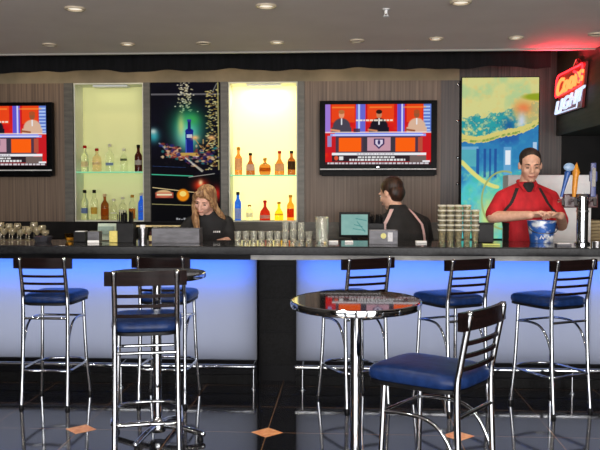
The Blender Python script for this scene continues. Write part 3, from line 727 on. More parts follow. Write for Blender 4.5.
bottle(124, 146.5, 170, 7, 'clear', 'white', 'clear bottle with small dark mark beside the dark red bottle', [(.46, .56, 'green')], group=gu, zbase=zsL)
bottle(138.5, 143, 170, 7.6, 'dark', 'black', 'dark red-black bottle with white emblem, upper left shelf end', [(.25, .42, 'white')], group=gu, zbase=zsL)
z0 = NB+.0125
bottle(85, 190, 220.5, 7, 'clear', 'black', 'clear bottle with black cap and grey label, lower left niche corner', [(.22, .40, 'blue')], 'x' and YW+.10, 'slim', gl_, z0)
bottle(94.5, 190, 220.5, 7, 'clear', 'black', 'clear bottle with black cap and yellow label, lower left niche', [(.20, .42, 'gold')], YW+.10, 'slim', gl_, z0)
bottle(105, 194, 220.5, 8, 'amber2', 'cream', 'red-amber bottle with gold neck in the lower left niche', [(.18, .44, 'orange')], YW+.10, 'std', gl_, z0)
bottle(114, 199, 220.5, 6.5, 'clear', 'white', 'faint clear bottle beside the red-amber one, lower left niche', [(.3, .36, 'white')], YW+.10, 'std', gl_, z0)
bottle(123, 197, 220.5, 8, 'clear', 'white', 'clear bottle with pale grey label, lower left niche', [(.2, .44, 'white')], YW+.10, 'std', gl_, z0)
bottle(132.5, 195, 220.5, 7, 'clear', 'gold', 'clear bottle with square orange label beside the blue bottle', [(.06, .46, 'orange')], YW+.10, 'slim', gl_, z0)
bottle(141.5, 193, 220.5, 6.6, 'blue', 'white', 'deep blue bottle in the lower left niche corner', [(.3, .34, 'blue')], YW+.10, 'slim', gl_, z0)
bottle(238.5, 146, 174, 7.6, 'amber', 'gold', 'tall amber bottle with large cream label, leftmost on the upper right shelf', [(.18, .58, 'cream')], group=gu, zbase=zsR)
bottle(250.5, 152, 174, 9, 'amber2', 'black', 'amber bottle with black cap and white emblem, second on the upper right shelf', [(.20, .48, 'white')], YW+.10, 'taper', gu, zsR)
bottle(265, 157, 174, 12, 'amber', 'gold', 'squat round flask of amber liquor, middle of the upper right shelf', [(.20, .42, 'orange')], YW+.10, 'squat', gu, zsR)
bottle(279.5, 150, 174, 10, 'amber', 'red', 'amber bottle with dripping red wax top and cream label', [(.16, .46, 'cream')], YW+.10, 'taper', gu, zsR)
bottle(291.5, 150, 174, 8, 'amber2', 'black', 'amber bottle with black cap and dark label, upper right shelf end', [(.22, .56, 'green')], group=gu, zbase=zsR)
bottle(238, 191, 219.5, 6.6, 'blue', 'black', 'blue-topped clear bottle, leftmost in the lower right niche', [(.04, .42, 'white')], YW+.10, 'slim', gl_, z0)
bottle(249.5, 204, 219.5, 7, 'clear', 'gold', 'small clear bottle with gold cap in the lower right niche', [(.2, .5, 'white')], YW+.10, 'std', gl_, z0)
bottle(265, 199.5, 219.5, 11, 'redb', 'red', 'dark red tapering bottle with white label, lower right niche', [(.10, .26, 'white')], YW+.10, 'taper', gl_, z0)
bottle(279, 201, 219.5, 9, 'yellow', 'gold', 'bright yellow rounded bottle in the lower right niche', [(.28, .36, 'gold')], YW+.10, 'taper', gl_, z0)
bottle(290.5, 194, 219.5, 7.2, 'orange', 'gold', 'yellow-orange bottle with red label, lower right niche corner', [(.12, .46, 'red')], YW+.10, 'std', gl_, z0)

# ------------------------------------------------------------------ neon sign and the dark hood it hangs on
XS = at(556, 136, YW).x; ZH = Z(136, YW, 556)
bm = B(); box(bm, XS, 5.9, 6.30, YC-.005, ZH, HC-.004); box(bm, XS, 5.9, YC-.005, YC+.04, ZH, HC-.014); box(bm, XS, 5.9, YC+.04, YW-.005, ZH, 3.1); tag(obj('overhead_cabinet', bm, M['hood'], smooth=False), 'dark boxed hood over the taps, carrying the neon sign', 'cabinet')
t = thing('neon_beer_sign', 'glowing red and white neon beer sign on the dark hood', 'neon sign', (XS-.03, 7.28, 2.28), -R90)
# local x runs along -Y of the room after the turn, so the front of the sign looks to -X
def ys(px): # depth on the hood face seen at a column of the photo
    d = ray(px, 90); return (XS-.03)/d.x*d.y
SY0, SY1 = ys(558), ys(585)
L = SY0-SY1; cy = (SY0+SY1)/2; t.location.y = cy
S_ = lambda py, px: EYE + ray(px, py).z*((XS-.03)/ray(px, py).x)
zt, zb_ = S_(68, 571), S_(110, 571); t.location.z = (zt+zb_)/2; hh = (zt-zb_)/2
bm = B()
pts = [(-L*.52, -hh*1.02), (L*.40, -hh*1.05), (L*.52, hh*.95), (L*.30, hh*1.05), (L*.22, hh*1.30), (L*.10, hh*1.04), (-L*.42, hh*.98)]
f0 = [bm.verts.new((x, 0.0, z)) for x, z in pts]; f1 = [bm.verts.new((x, .02, z)) for x, z in pts]
bm.faces.new(f0); bm.faces.new(f1[::-1])
for i in range(len(pts)): bm.faces.new((f0[i], f0[(i+1) % len(pts)], f1[(i+1) % len(pts)], f1[i]))
obj('backplate', bm, noisy(mat('sign_backplate', (.12, .01, .01), .4), (5, 5, 5), (.16, .012, .012), (.22, .02, .02)), t, smooth=False)
redn = glow('red_neon', (1.0, .02, .03), 3.5); whn = glow('white_neon', (.62, .74, 1.0), 1.0); orn = glow('orange_neon', (1, .20, .05), 2.4)
def text(name, s, size, x, z, m, shear=.3, off=.004, sxx=1):
    cu = bpy.data.curves.new(name, 'FONT'); cu.body = s; cu.size = size; cu.shear = shear; cu.extrude = .008; cu.offset = off; cu.align_x = 'CENTER'
    o = bpy.data.objects.new(name, cu); col.objects.link(o)
    dg = bpy.context.evaluated_depsgraph_get(); me = bpy.data.meshes.new_from_object(o.evaluated_get(dg)); bpy.data.objects.remove(o)
    Mt = Matrix.Translation((x, -.02, z)) @ Euler((R90, math.radians(-3), 0)).to_matrix().to_4x4() @ Matrix.Diagonal((sxx, 1, 1, 1))
    me.transform(Mt); me.materials.clear(); o = obj(name, me, m, t); return o
text('red_lettering', 'Coors', hh*1.10, -.01, -hh*.02, orn, .35, .004, L/(hh*2.9))
text('white_lettering', 'LIGHT', hh*.78, -.02, -hh*.84, whn, .35, .004, L/(hh*2.15))
bm = B(); tube(bm, smoothpath([(-L*.50, -.02, -hh*.10), (-L*.44, -.02, hh*.8), (-L*.1, -.02, hh*.88), (L*.35, -.02, hh*.86), (L*.48, -.02, hh*.8), (L*.44, -.02, -hh*.02)], 6), .009, 8); obj('red_tube', bm, redn, t)
bm = B(); tube(bm, smoothpath([(L*.20, -.02, hh*.7), (L*.34, -.02, hh*.5), (L*.40, -.02, hh*.1)], 6), .012, 8); obj('red_tube', bm, redn, t)
bm = B(); tube(bm, [(-L*.5, -.02, -hh*.14), (L*.44, -.02, -hh*.06)], .006, 8); obj('red_tube', bm, redn, t)
bm = B(); tube(bm, [(-L*.50, -.02, -hh*.98), (L*.30, -.02, -hh*1.0), (L*.38, -.02, -hh*.2)], .006, 8); obj('white_tube', bm, whn, t)
bm = B(); tube(bm, [(L*.12, -.006, hh*1.02), (L*.22, -.006, hh*1.26), (L*.30, -.006, hh*1.02)], .005, 8); obj('peak_outline', bm, M['dchrome'], t)
area('neon_glow', (XS-.24, cy-.15, (zt+zb_)/2+.12), (math.radians(180+38), 0, 0), .3, .25, 20.0, (1, .03, .05), math.radians(95))

# side cabinet under the hood, white cooler and shelves behind the man in red
x0, x1 = X(503, 7.2), X(584, 7.2)
t = thing('white_cooler', 'white cooler cabinet behind the man in the red polo', 'cooler', ((x0+x1)/2, 7.0, ZK+.001))
hw = (x1-x0)/2; hz = Z(175, 7.0, 545)-ZK
bm = B(); box(bm, -hw, hw, 0, .25, 0, hz, .01); obj('cabinet', bm, M['white'], t)
bm = B(); box(bm, -hw+.02, hw-.02, -.012, 0, .02, hz-.07, .005); o = obj('door', bm, M['white'], t)
bm = B(); tube(bm, [(hw-.06, -.03, .1), (hw-.06, -.03, hz-.15)], .006, 8); box(bm, hw-.066, hw-.054, -.03, -.012, .1, .11); box(bm, hw-.066, hw-.054, -.03, -.012, hz-.16, hz-.15); obj('handle', bm, M['dchrome'], o)
bk2 = None
bm = B(); box(bm, XS+.55, 5.9, 6.35, YW-.01, 0, ZH-.005); tag(obj('tall_cabinet', bm, M['darkwall'], smooth=False), 'tall black cabinet beneath the dark hood at the right end', 'cabinet')
bm = B()
# sits on the back counter; stack of flat cartons
zz = ZK+.001
for k in range(7):
    h_ = .03
    p = at(597, 230, 6.95); bm = B(); box(bm, -.17, .17, 0, .25, 0, h_-.003, .003)
    o = obj('flat_carton', bm, M['beige'], loc=(p.x+.03+(.01 if k % 2 else -.005), 7.25-.01, zz)); zz += h_
    tag(o, ['lowest flat kraft carton of the stack behind the beer tower', 'second flat kraft carton from the bottom, behind the beer tower', 'third flat kraft carton from the bottom, behind the beer tower', 'middle flat kraft carton of the seven behind the beer tower', 'third flat kraft carton from the top, behind the beer tower', 'second flat kraft carton from the top, behind the beer tower', 'topmost flat kraft carton of the stack behind the beer tower'][k], 'carton', 'cartons behind the taps')

# ------------------------------------------------------------------ beer tower
YT = 5.80
xt = X(582, YT)
t = thing('beer_tower', 'chrome beer tower with three tap handles on the bar', 'beer tower', (xt, YT, ZB+.001))
zz = lambda py: Z(py, YT, 580)-ZB
bm = B(); lathe(bm, [(.055, 0), (.055, .012), (.040, .02), (.040, zz(199)), (.043, zz(198.5)), (.043, zz(196)), (.032, zz(194)), (0, zz(194))], seg=28); obj('column', bm, M['chrome'], t)
bm = B(); lathe(bm, [(.044, zz(212)), (.044, zz(210.5))], seg=28); obj('collar', bm, M['dchrome'], t)
bm = B(); box(bm, -.12, .12, .03, .09, zz(208), zz(194), .012); obj('manifold', bm, noisy(mat('dark_red_manifold', (.05, .01, .01), .3), (9, 9, 9), (.04, .01, .012), (.08, .02, .02)), t)  # dark red puts a red reflection into the base colour
hb = [(cm('blue_handle', 40, 90, 170, .3), 560.5, -.03, 'round', 'blue tap handle with a pale round top'), (cm('orange_handle', 226, 148, 40, .35), 573, .01, 'spear', 'orange spear-shaped tap handle'), (cm('navy_handle', 60, 70, 130, .3), 592, .0, 'slab', 'navy and white tap handle')]
for m, px, tilt, kind, lb in hb:
    xx = X(px, YT)-xt; zt_ = zz(163); z0_ = zz(197)
    bm = B(); tube(bm, [(xx, .06, z0_-.03), (xx, -.05, z0_-.02), (xx, -.06, z0_-.06)], .012, 10); fa = obj('faucet', bm, M['chrome'], t)
    bm = B(); H = zt_-z0_
    if kind == 'round':
        lathe(bm, [(0, 0), (.010, 0), (.013, H*.3), (.018, H*.6), (.022, H*.75), (.016, H*.78), (0, H*.78)], (0, 0, 0), 14)
    elif kind == 'spear': lathe(bm, [(0, 0), (.012, 0), (.018, H*.2), (.020, H*.6), (.028, H*.72), (.012, H*.9), (0, H*1.02)], (0, 0, 0), 14)
    else: box(bm, -.018, .018, -.012, .012, 0, H, .006); box(bm, -.026, .026, -.014, .014, H*.45, H*.75, .006)
    tl = Matrix.Rotation(math.radians(14 if kind == 'round' else 4 if kind == 'spear' else 0), 3, 'Y')
    for v in bm.verts: v.co = Vector((xx, -.005, z0_)) + tl @ v.co
    hd = obj('tap_handle', bm, m, t); hd['label'] = lb
    if kind == 'round':
        bm = B(); ball(bm, Vector((xx, -.005, z0_)) + tl @ Vector((.0, 0, H*.90)), (.040, .014, .030)); obj('handle_badge', bm, cm('pale_badge', 150, 180, 215, .3), hd)
    if kind == 'slab':
        bm = B(); box(bm, xx-.012, xx+.012, -.024, -.016, z0_+H*.3, z0_+H*.85, .003); obj('handle_badge', bm, LB['white'], hd)

# ------------------------------------------------------------------ things on the bar
def tumbler(r=.036, h=.10, th=.003, taper=.85):
    bm = B(); lathe(bm, [(0, 0), (r*taper, 0), (r, h), (r-th, h), (r*taper-th, .008), (0, .008)], seg=16); return bm
gg = mat('tumbler_glass', (.95, .95, .86), .04, 0, trans=.86, ior=1.3)
gst = mat('stacked_glass', (.88, .82, .62), .04, 0, trans=.9, ior=1.35)
rg_t = thing('rocks_glass', 'x', 'glass'); obj('bowl', tumbler(.029, .075), gg, rg_t); bm = B(); lathe(bm, [(0, .001), (.0245, .001), (.0245, .012), (0, .012)], seg=16); obj('thick_base', bm, gg, rg_t)
YG = 6.05
rocks = 'short clear rocks glasses lined up on the bar'
for k in range(10):
    px = 238 + k*7.9; loc = (X(px, YG), YG, ZB+.001)
    lab = 'short clear rocks glass on the bar, %s of the row of ten' % ['leftmost', 'second from left', 'third from left', 'fourth from left', 'fifth from left', 'fifth from right', 'fourth from right', 'third from right', 'second from right', 'rightmost'][k]
    if k == 0: rg_t.location = loc; rg_t['label'] = lab; rg_t['group'] = rocks
    else: dup(rg_t, loc, 0, lab, rocks)
    if k in (7, 8, 9):
        pass
for k in range(3):
    loc = (X(238 + (6+k)*7.9, YG), YG, ZB+.0775)
    o = dup(rg_t, loc, 0, ['short glass stacked on the row, left of the three raised ones', 'short glass stacked on the row, middle of the three raised ones', 'short glass stacked on the row, right of the three raised ones'][k], 'three glasses stacked on the row'); o.scale = (.95, .95, .9)
# pint glasses stacked in columns
pint = thing('pint_glass', 'x', 'glass'); obj('bowl', tumbler(.029, .095, .002, .70), gst, pint)
bm = B(); lathe(bm, [(.0292, .086), (.0312, .090), (.0312, .094), (.0292, .097)], seg=16)
for f in [f for f in bm.faces if len(f.verts) > 4]: bm.faces.remove(f)
obj('rim', bm, noisy(mat('bright_glass_rim', (.8, .8, .7), .15, 0, trans=.25, ior=1.4), (30, 30, 30), (.74, .70, .56), (.88, .85, .74)), pint)  # cream rim colour imitates glints on the clear glass
first = True
names = ['leftmost', 'second', 'middle', 'fourth', 'rightmost']
for row in range(2):
    for c_ in range(5):
        n_ = 6 if c_ < 4 else 5
        for k in range(n_):
            Yc = 6.06 - row*.085 + (0.0)
            loc = (X(441.5+c_*8.3+row*.5, Yc), Yc, ZB+.001+k*.036)
            lab = 'clear pint glass in the %s %s stack, %s' % (names[c_], ('rear', 'front')[row], ['bottom one', 'second from bottom', 'third from bottom', 'fourth from bottom', 'fifth from bottom', 'topmost'][k])
            if first: pint.location = loc; pint['label'] = lab; pint['group'] = 'stacked pint glasses'; first = False
            else: dup(pint, loc, 0, lab, 'stacked pint glasses front row' if row == 1 else 'stacked pint glasses rear row')
pint['group'] = 'stacked pint glasses rear row'
# drying wine glasses heaped at the left end
wine = thing('wine_glass', 'x', 'glass')
bm = B(); lathe(bm, [(0, 0), (.028, .0), (.028, .002), (.004, .006), (.0035, .055), (.012, .065), (.027, .09), (.030, .115), (.025, .14), (.0235, .14), (.0283, .115), (.025, .092), (.006, .070), (0, .069)], seg=16); obj('bowl_and_stem', bm, mat('wine_glass_crystal', (.86, .78, .58), .05, 0, trans=.86, ior=1.4), wine)
rr = random.Random(3); k = 0
wl = 'clear stemmed glass lying among the heap at the left end of the bar'
spots = [(1+8.3*i, 6.08-.09*j, j) for j in range(2) for i in range(6)]
for px, Yg, j in spots:
    loc = (X(px+3*j, Yg), Yg, ZB+.001)
    lab = 'clear stemmed glass at the left bar end, %s of the %s row' % (['leftmost', 'second', 'third', 'fourth', 'fifth', 'rightmost'][k % 6], ('rear', 'front')[j])
    if k == 0: wine.location = loc; wine['label'] = lab; wine['group'] = 'stemmed glasses in the rear row'; wine.scale = (.98,)*3
    else:
        o = dup(wine, loc, rr.uniform(0, 6), lab, 'stemmed glasses in the %s row' % ('rear', 'front')[j]); o.scale = (1, 1, rr.uniform(.75, 1.05)*(1 if j == 0 else .75))
    k += 1
# dishes and caddies
def stand(px, Y): return (X(px, Y), Y, ZB+.001)
t = thing('ashtray', 'dark glass dish left of the square tin on the bar', 'dish', stand(43, 5.90))
bm = B(); lathe(bm, [(0, 0), (.06, 0), (.078, .04), (.070, .042), (.055, .010), (0, .010)], seg=8); obj('dish', bm, noisy(mat('smoked_glass', (.05, .05, .06), .1, 0, trans=.5), (9, 9, 9), (.05, .05, .06), (.10, .10, .12)), t)
t = thing('candle_glass', 'small amber candle glass beside the dark glass dish', 'candle', stand(70, 5.95))
bm = B(); lathe(bm, [(0, 0), (.03, 0), (.042, .06), (.038, .06), (.028, .006), (0, .006)], seg=16); obj('cup', bm, gmat('amber_cup', (.85, .62, .25)), t)
bm = B(); lathe(bm, [(0, .007), (.025, .007), (.027, .025), (0, .025)], seg=12); obj('wax', bm, cm('wax', 226, 200, 140), t)
t = thing('napkin_box', 'black square napkin box left of the silver tin', 'napkin holder', stand(81.5, 5.90))
bm = B(); box(bm, -.045, .045, -.05, .05, 0, .075, .004); obj('box', bm, M['black'], t); bm = B(); box(bm, -.035, .035, -.04, .04, .0755, .08, .001); obj('napkins', bm, M['white'], t)
t = thing('square_tin', 'silver square tin of sugar packets on the bar', 'tin', stand(95, 5.80))
bm = B(); box(bm, -.043, .043, -.04, .04, 0, .085, .004); obj('tin', bm, M['steelbox'], t); bm = B(); box(bm, -.043, .043, -.0415, -.0405, .0, .018); obj('white_band', bm, M['white'], t)
t = thing('menu_card', 'pale green tilted card holder behind the silver tin', 'menu card', stand(108, 6.05))
bm = B(); 
for s in (-1, 1): box(bm, -.075, .075, -.003, .003, 0, .13, .001, Matrix.Rotation(s*math.radians(14), 3, 'X'), (0, s*.0, .13))
obj('card', bm, cm('pale_green_card', 188, 205, 186), t)
bm = B(); box(bm, -.06, .06, -.040, -.036, .04, .10, .001, Matrix.Rotation(math.radians(-14), 3, 'X'), (0, 0, .13)); obj('printed_area', bm, cm('card_print', 128, 150, 140), t)
t = thing('sugar_pack', 'yellow packet box beside the straw caddy', 'packet', stand(114, 5.84))  # block added in place of the niche's reflection in the bar top
bm = B(); box(bm, -.03, .03, -.02, .02, 0, .085, .003); obj('box', bm, cm('yellow_pack', 222, 206, 110), t)
def straws(px, Y, w_, h, label, hs, seed, n=16):
    t = thing('straw_caddy', label, 'straw caddy', stand(px, Y), 0, 'black straw caddies')
    bm = B(); th = .004
    box(bm, -w_, w_, -.05, .05, 0, .006); box(bm, -w_, -w_+th, -.05, .05, .006, h); box(bm, w_-th, w_, -.05, .05, .006, h); box(bm, -w_+th, w_-th, -.05, -.05+th, .006, h); box(bm, -w_+th, w_-th, .05-th, .05, .006, h)
    obj('holder', bm, M['black'], t, smooth=False)
    q = random.Random(seed)
    for k in range(n):
        a = Vector((q.uniform(-w_+.012, w_-.012), q.uniform(-.035, .035), .01)); b_ = a + Vector((q.uniform(-.012, .012), q.uniform(-.01, .01), hs*q.uniform(.85, 1)))
        bm = B(); tube(bm, [a, b_], .003, 6); obj('straw', bm, M['black'], t)
straws(126.5, 5.88, .062, .14, 'tall black caddy full of black straws, left of the grey caddy', .225, 1, 40)
straws(376, 5.97, .058, .14, 'black straw caddy behind the grey napkin caddy on the bar', .20, 2, 30)
t = thing('steel_shaker', 'small steel cup beside the tall straw caddy', 'cup', stand(143, 5.95)); bm = B(); lathe(bm, [(0, 0), (.028, 0), (.036, .10), (.033, .10), (.026, .006), (0, .006)], seg=18); obj('cup', bm, M['dchrome'], t)
bm = B(); box(bm, -.018, .018, -.012, .012, .008, .125, .002); obj('white_slip', bm, M['white'], t)
t = thing('sauce_bottle', 'small yellow-labelled bottle left of the grey caddy', 'bottle', stand(151.5, 5.85)); bm = B(); lathe(bm, [(0, 0), (.018, 0), (.018, .055), (.009, .07), (.009, .085), (0, .085)], seg=14); obj('glass_body', bm, G['dark'], t)
bm = B(); lathe(bm, [(.0186, .012), (.0186, .05)], seg=14); obj('label', bm, cm('pale_yellow_label', 214, 196, 130), t)
def caddy(px0, px1, Y, h, label, badge=False):
    w_ = (X(px1, Y)-X(px0, Y))/2
    t = thing('bar_caddy', label, 'caddy', stand((px0+px1)/2, Y), 0, 'grey bar caddies')
    bm = B(); d = .07; th = .005
    box(bm, -w_, w_, -d, d, 0, .008); box(bm, -w_, w_, -d, -d+th, .008, h, .001); box(bm, -w_, w_, d-th, d, .008, h, .001); box(bm, -w_, -w_+th, -d+th, d-th, .008, h, .001); box(bm, w_-th, w_, -d+th, d-th, .008, h, .001)
    obj('tray', bm, M['steelbox'], t, smooth=False)
    bm = B(); box(bm, -th/2, th/2, -d+th, d-th, .008, h*.9); obj('divider', bm, M['steelbox'], t, smooth=False)
    if badge:
        bm = B(); lathe(bm, [(.016, 0), (.020, 0), (.020, .0015), (.016, .0015)], seg=16)
        for v in bm.verts: v.co = Vector((v.co.x, -d-.0005-v.co.z, v.co.y*1.0+h*.6))
        obj('badge', bm, cm('gold_badge', 206, 200, 120), t)
        bm = B(); box(bm, w_*.3, w_*.65, -d-.003, -d-.0005, h*.2, h*.85, .001); obj('paper_slip', bm, cm('grey_slip', 200, 200, 205), t)
        bm = B(); box(bm, -w_*.92, w_*.92, -.05, .05, .008, h-.004); obj('napkins', bm, M['white'], t)
    return t
caddy(154, 201, 5.86, .105, 'wide grey metal caddy in front of the bartender in black')
caddy(369, 397, 5.80, .10, 'grey napkin caddy with a round badge in front of the man facing away', True)
for k, px in enumerate((156, 166, 176)):
    Yk = 7.31; o = dup(rg_t, (X(px, Yk), Yk, ZK+.001), 0, ['white-rimmed glass under the brass-edged ledge, left of three', 'white-rimmed glass under the brass-edged ledge, middle of three', 'white-rimmed glass under the brass-edged ledge, right of three'][k], 'glasses under the brass-edged ledge'); o.scale = (1.15, 1.15, 1.9)
t = thing('tall_glass', 'tall clear glass pitcher standing alone on the bar near the centre', 'glass', stand(322, 5.86))
bm = B(); lathe(bm, [(0, 0), (.046, 0), (.048, .19), (.044, .19), (.042, .012), (0, .012)], seg=24); obj('glass_body', bm, gg, t)
bm = B(); lathe(bm, [(0, .013), (.038, .013), (.040, .10), (0, .10)], seg=20); obj('ice_water', bm, mat('water', (.9, .93, .95), .1, 0, trans=.9, ior=1.33), t)
bm = B(); lathe(bm, [(.048, .182), (.0505, .187), (.048, .193)], seg=24)
for f in [f for f in bm.faces if len(f.verts) > 4]: bm.faces.remove(f)
obj('rim', bm, gg, t)
for px, lb, w_ in ((333.5, 'small white coaster stack right of the tall clear glass', .034), (349, 'small white receipt tray in front of the teal screen', .03), (421, 'folded white napkin on the bar by the man facing away', .04)):
    t_ = B(); box(t_, -w_, w_, -.03, .03, 0, .014, .002)
    tag(obj('coaster_stack', t_, M['white'], loc=stand(px, 5.92)), lb, 'coaster', 'small white bits on the bar')
# point of sale screen on the back counter
YS = 7.1
p0, p1 = at(341, 215, YS), at(368, 236, YS); A = Art(60, 46, (140, 190, 184))
A.put(A.fbm(4, 4, 3), (172, 215, 205), .8)
for x0, y0, x1, y1 in ((.55, .2, .95, .3), (.6, .35, .9, .85), (.5, .5, .8, .6), (.45, .7, .9, .78)): A.line(x0, y0, x1, y1, .02, (60, 140, 140), .7)
t = thing('till_screen', 'small till monitor with a pale teal screen left of the man facing away', 'monitor', ((p0.x+p1.x)/2, YS, ZK))
w_ = (p1.x-p0.x)/2; z0_, z1_ = p1.z-ZK, p0.z-ZK
bm = B(); box(bm, -w_-.02, w_+.02, .004, .04, z0_-.02, z1_+.02, .006); obj('casing', bm, M['black'], t)
cmesh('screen', A.a, 2*w_, z1_-z0_, .75, t, (0, 0, (z0_+z1_)/2), 'till_picture')
bm = B(); box(bm, -.10, .10, .02, .20, -ZK+ZK, .02, .004); box(bm, -.03, .03, .03, .06, .015, max(z0_, .05), .004); obj('stand', bm, M['black'], t)
t.location.y = 7.27; sc_ = 7.27/YS
t.location.x = (p0.x+p1.x)/2*sc_
# black box by the mural, lime pad, silver tray and cup
t = thing('black_bin', 'black square bin between the pint glasses and the man in red', 'bin', (X(486, 5.98), 6.02, ZB+.001)); bm = B(); box(bm, -.055, .055, -.05, .05, 0, .135, .005); obj('bin', bm, M['black'], t); bm = B(); box(bm, -.058, .058, -.053, .053, .135, .145, .003); obj('lid', bm, M['black'], t)
bm = B(); box(bm, -.06, .06, -.025, .025, 0, .010, .002); tag(obj('order_pad', bm, cm('lime_pad', 206, 214, 110), loc=stand(491, 5.68)), 'lime-yellow order pad lying on the bar edge', 'pad')
t = thing('bar_spoon_tray', 'low silver drip tray between the bucket and the beer tower', 'tray', stand(563, 5.68)); bm = B(); box(bm, -.05, .05, -.04, .04, 0, .012, .002); obj('tray', bm, M['steelbox'], t); bm = B(); box(bm, -.042, .042, -.032, .032, .0125, .016, .001); obj('grille', bm, M['white'], t)
t = thing('silver_cup', 'small silver cup right of the beer tower', 'cup', stand(597, 5.66)); bm = B(); lathe(bm, [(0, 0), (.03, 0), (.033, .03), (.030, .03), (.027, .004), (0, .004)], seg=18); obj('cup', bm, M['dchrome'], t)
# bucket
t = thing('beer_bucket', 'blue and white metal bucket the man in red leans over', 'bucket', (X(541.5, 6.0), 6.0, ZB+.001))
bm = B(); lathe(bm, [(0, 0), (.082, 0), (.104, .155), (.108, .158), (.104, .162), (.100, .158), (.079, .006), (0, .006)], seg=32)
obj('pail', bm, noisy(mat('bucket_print', (.05, .2, .6), .35, .3), (11, 11, 14), srgb(46, 96, 176), srgb(226, 232, 240), detail=3, lo=.5, hi=.62), t)
bm = B(); tube(bm, smoothpath([(-.104, 0, .14), (-.10, -.06, .10), (-.05, -.115, .075), (.05, -.115, .075), (.10, -.06, .10), (.104, 0, .14)], 5), .003, 8); obj('wire_handle', bm, M['chrome'], t)
bm = B()
for i, x in enumerate((-.035, -.01, .018, .04)): tube(bm, [(x, -.094, .03), (x+.012, -.0955, .055), (x+.02, -.096, .035)], .004, 6)
obj('white_lettering', bm, M['white'], t)

# ------------------------------------------------------------------ people
def head(bm, c, Rm, s=1.0, female=False):
    """skull, jaw, nose, lips and ears in one lump of overlapping forms; faces -Y before Rm"""
    def q(v): return Vector(c) + Rm @ (Vector(v)*s)
    ball(bm, q((0, .015, .035)), Vector((.074, .092, .085))*s, Rm, 24, 16)
    ball(bm, q((0, -.018, -.02)), Vector((.064, .070, .085))*s, Rm, 24, 16)
    ball(bm, q((0, -.030, -.064)), Vector((.050 if not female else .043, .050, .038))*s, Rm)
    ball(bm, q((0, -.056, -.048)), Vector((.036, .034, .034))*s, Rm)
    ball(bm, q((0, -.066, -.088)), Vector((.022, .017, .017))*s, Rm)            # chin
    limb(bm, [q((0, -.082, .018)), q((0, -.105, -.022))], [.008*s, .013*s], 8)    # nose
    for sx in (-1, 1):
        ball(bm, q((sx*.012, -.098, -.026)), .009*s)
        ball(bm, q((sx*.030, -.074, .026)), Vector((.024, .014, .009))*s, Rm)     # brow
        ball(bm, q((sx*.038, -.062, -.022)), Vector((.022, .020, .022))*s, Rm)    # cheek
        ball(bm, q((sx*.076, .008, .0)), Vector((.010, .018, .030))*s, Rm)        # ear
    ball(bm, q((0, -.084, -.056)), Vector((.024, .012, .010))*s, Rm)
def face(t, c, Rm, s, closed=False, brow=True, thin=False):
    def q(v): return Vector(c) + Rm @ (Vector(v)*s)
    for sx in (-1, 1):
        bm = B(); ball(bm, q((sx*.030, -.076, .004)), Vector((.013, .008, .0045 if closed else .007))*s, Rm); e = obj('eye', bm, M['eye'] if closed else M['white'], t)
        if not closed:
            bm = B(); ball(bm, q((sx*.030, -.083, .003)), Vector((.0062, .004, .0062))*s, Rm); obj('iris', bm, M['eye'], e)
        if brow:
            k_ = .55 if thin else 1
            bm = B(); tube(bm, [q((sx*.014, -.088, .026)), q((sx*.032, -.086, .031)), q((sx*.050, -.075, .028))], [.0030*s*k_, .0042*s*k_, .0022*s*k_], 6); obj('eyebrow', bm, M['brow'], t)
    bm = B(); tube(bm, smoothpath([q((-.024, -.088, -.053)), q((-.008, -.098, -.055)), q((.008, -.098, -.055)), q((.024, -.088, -.053))], 4), .0038*s, 6); obj('lips', bm, M['lip'], t)
def hand(bm, wrist, dirv, palmn, s=1.0, curl=.6, mirror=1):
    """palm, four bent fingers of unequal length and a thumb leaving the side of the palm"""
    d = Vector(dirv).normalized(); n = Vector(palmn); n = (n-d*n.dot(d)).normalized(); l = d.cross(n)*mirror; wv = Vector(wrist)
    for k in range(-1, 2): limb(bm, [wv + l*.010*k*s, wv + d*.075*s + l*.024*k*s], [.017*s, .0135*s], 10)
    for k, L in enumerate((.066, .074, .070, .056)):
        o = l*(-.030+.020*k)*s; a0 = wv + d*.075*s + o; P = [a0]; ang = 0; p = a0
        for j, f in enumerate((.42, .32, .26)):
            ang += curl*(.5 if j == 0 else .75); p = p + (d*math.cos(ang) + n*math.sin(ang))*L*f*s; P.append(p)
        limb(bm, P, [.0092*s, .0085*s, .0078*s, .0070*s], 8)
    a = wv + d*.022*s - l*.026*s
    limb(bm, [a, a + (d*.55-l*.55+n*.35).normalized()*.034*s, a + (d*.80-l*.30+n*.65).normalized()*.062*s], [.0125*s, .0105*s, .0085*s], 8)
def assign(me, mats, fn):
    for m in mats: me.materials.append(m)
    for p in me.polygons: p.material_index = fn(p.center)
    return me
def addobj(name, me, parent):
    o = bpy.data.objects.new(name, me); col.objects.link(o); o.parent = parent; return o
def legs(bm, r=1.0, top=.95, dx=.095):
    for s in (-1, 1): limb(bm, [(s*dx, 0, top-.05), (s*dx*1.05, -.01, .50), (s*dx*1.1, .01, .09)], [.088*r, .060*r, .042*r])
def shoes(t, dx=.105):
    for s in (-1, 1):
        bm = B(); limb(bm, [(s*dx, .03, .045), (s*dx*1.1, -.08, .038), (s*dx*1.15, -.15, .032)], [.042, .040, .032]); box(bm, s*dx*1.08-.042, s*dx*1.08+.042, -.18, .07, .002, .02, .004)
        o = addobj('shoe', remesh(bm, .008, 2), t); o.data.materials.append(M['black'])

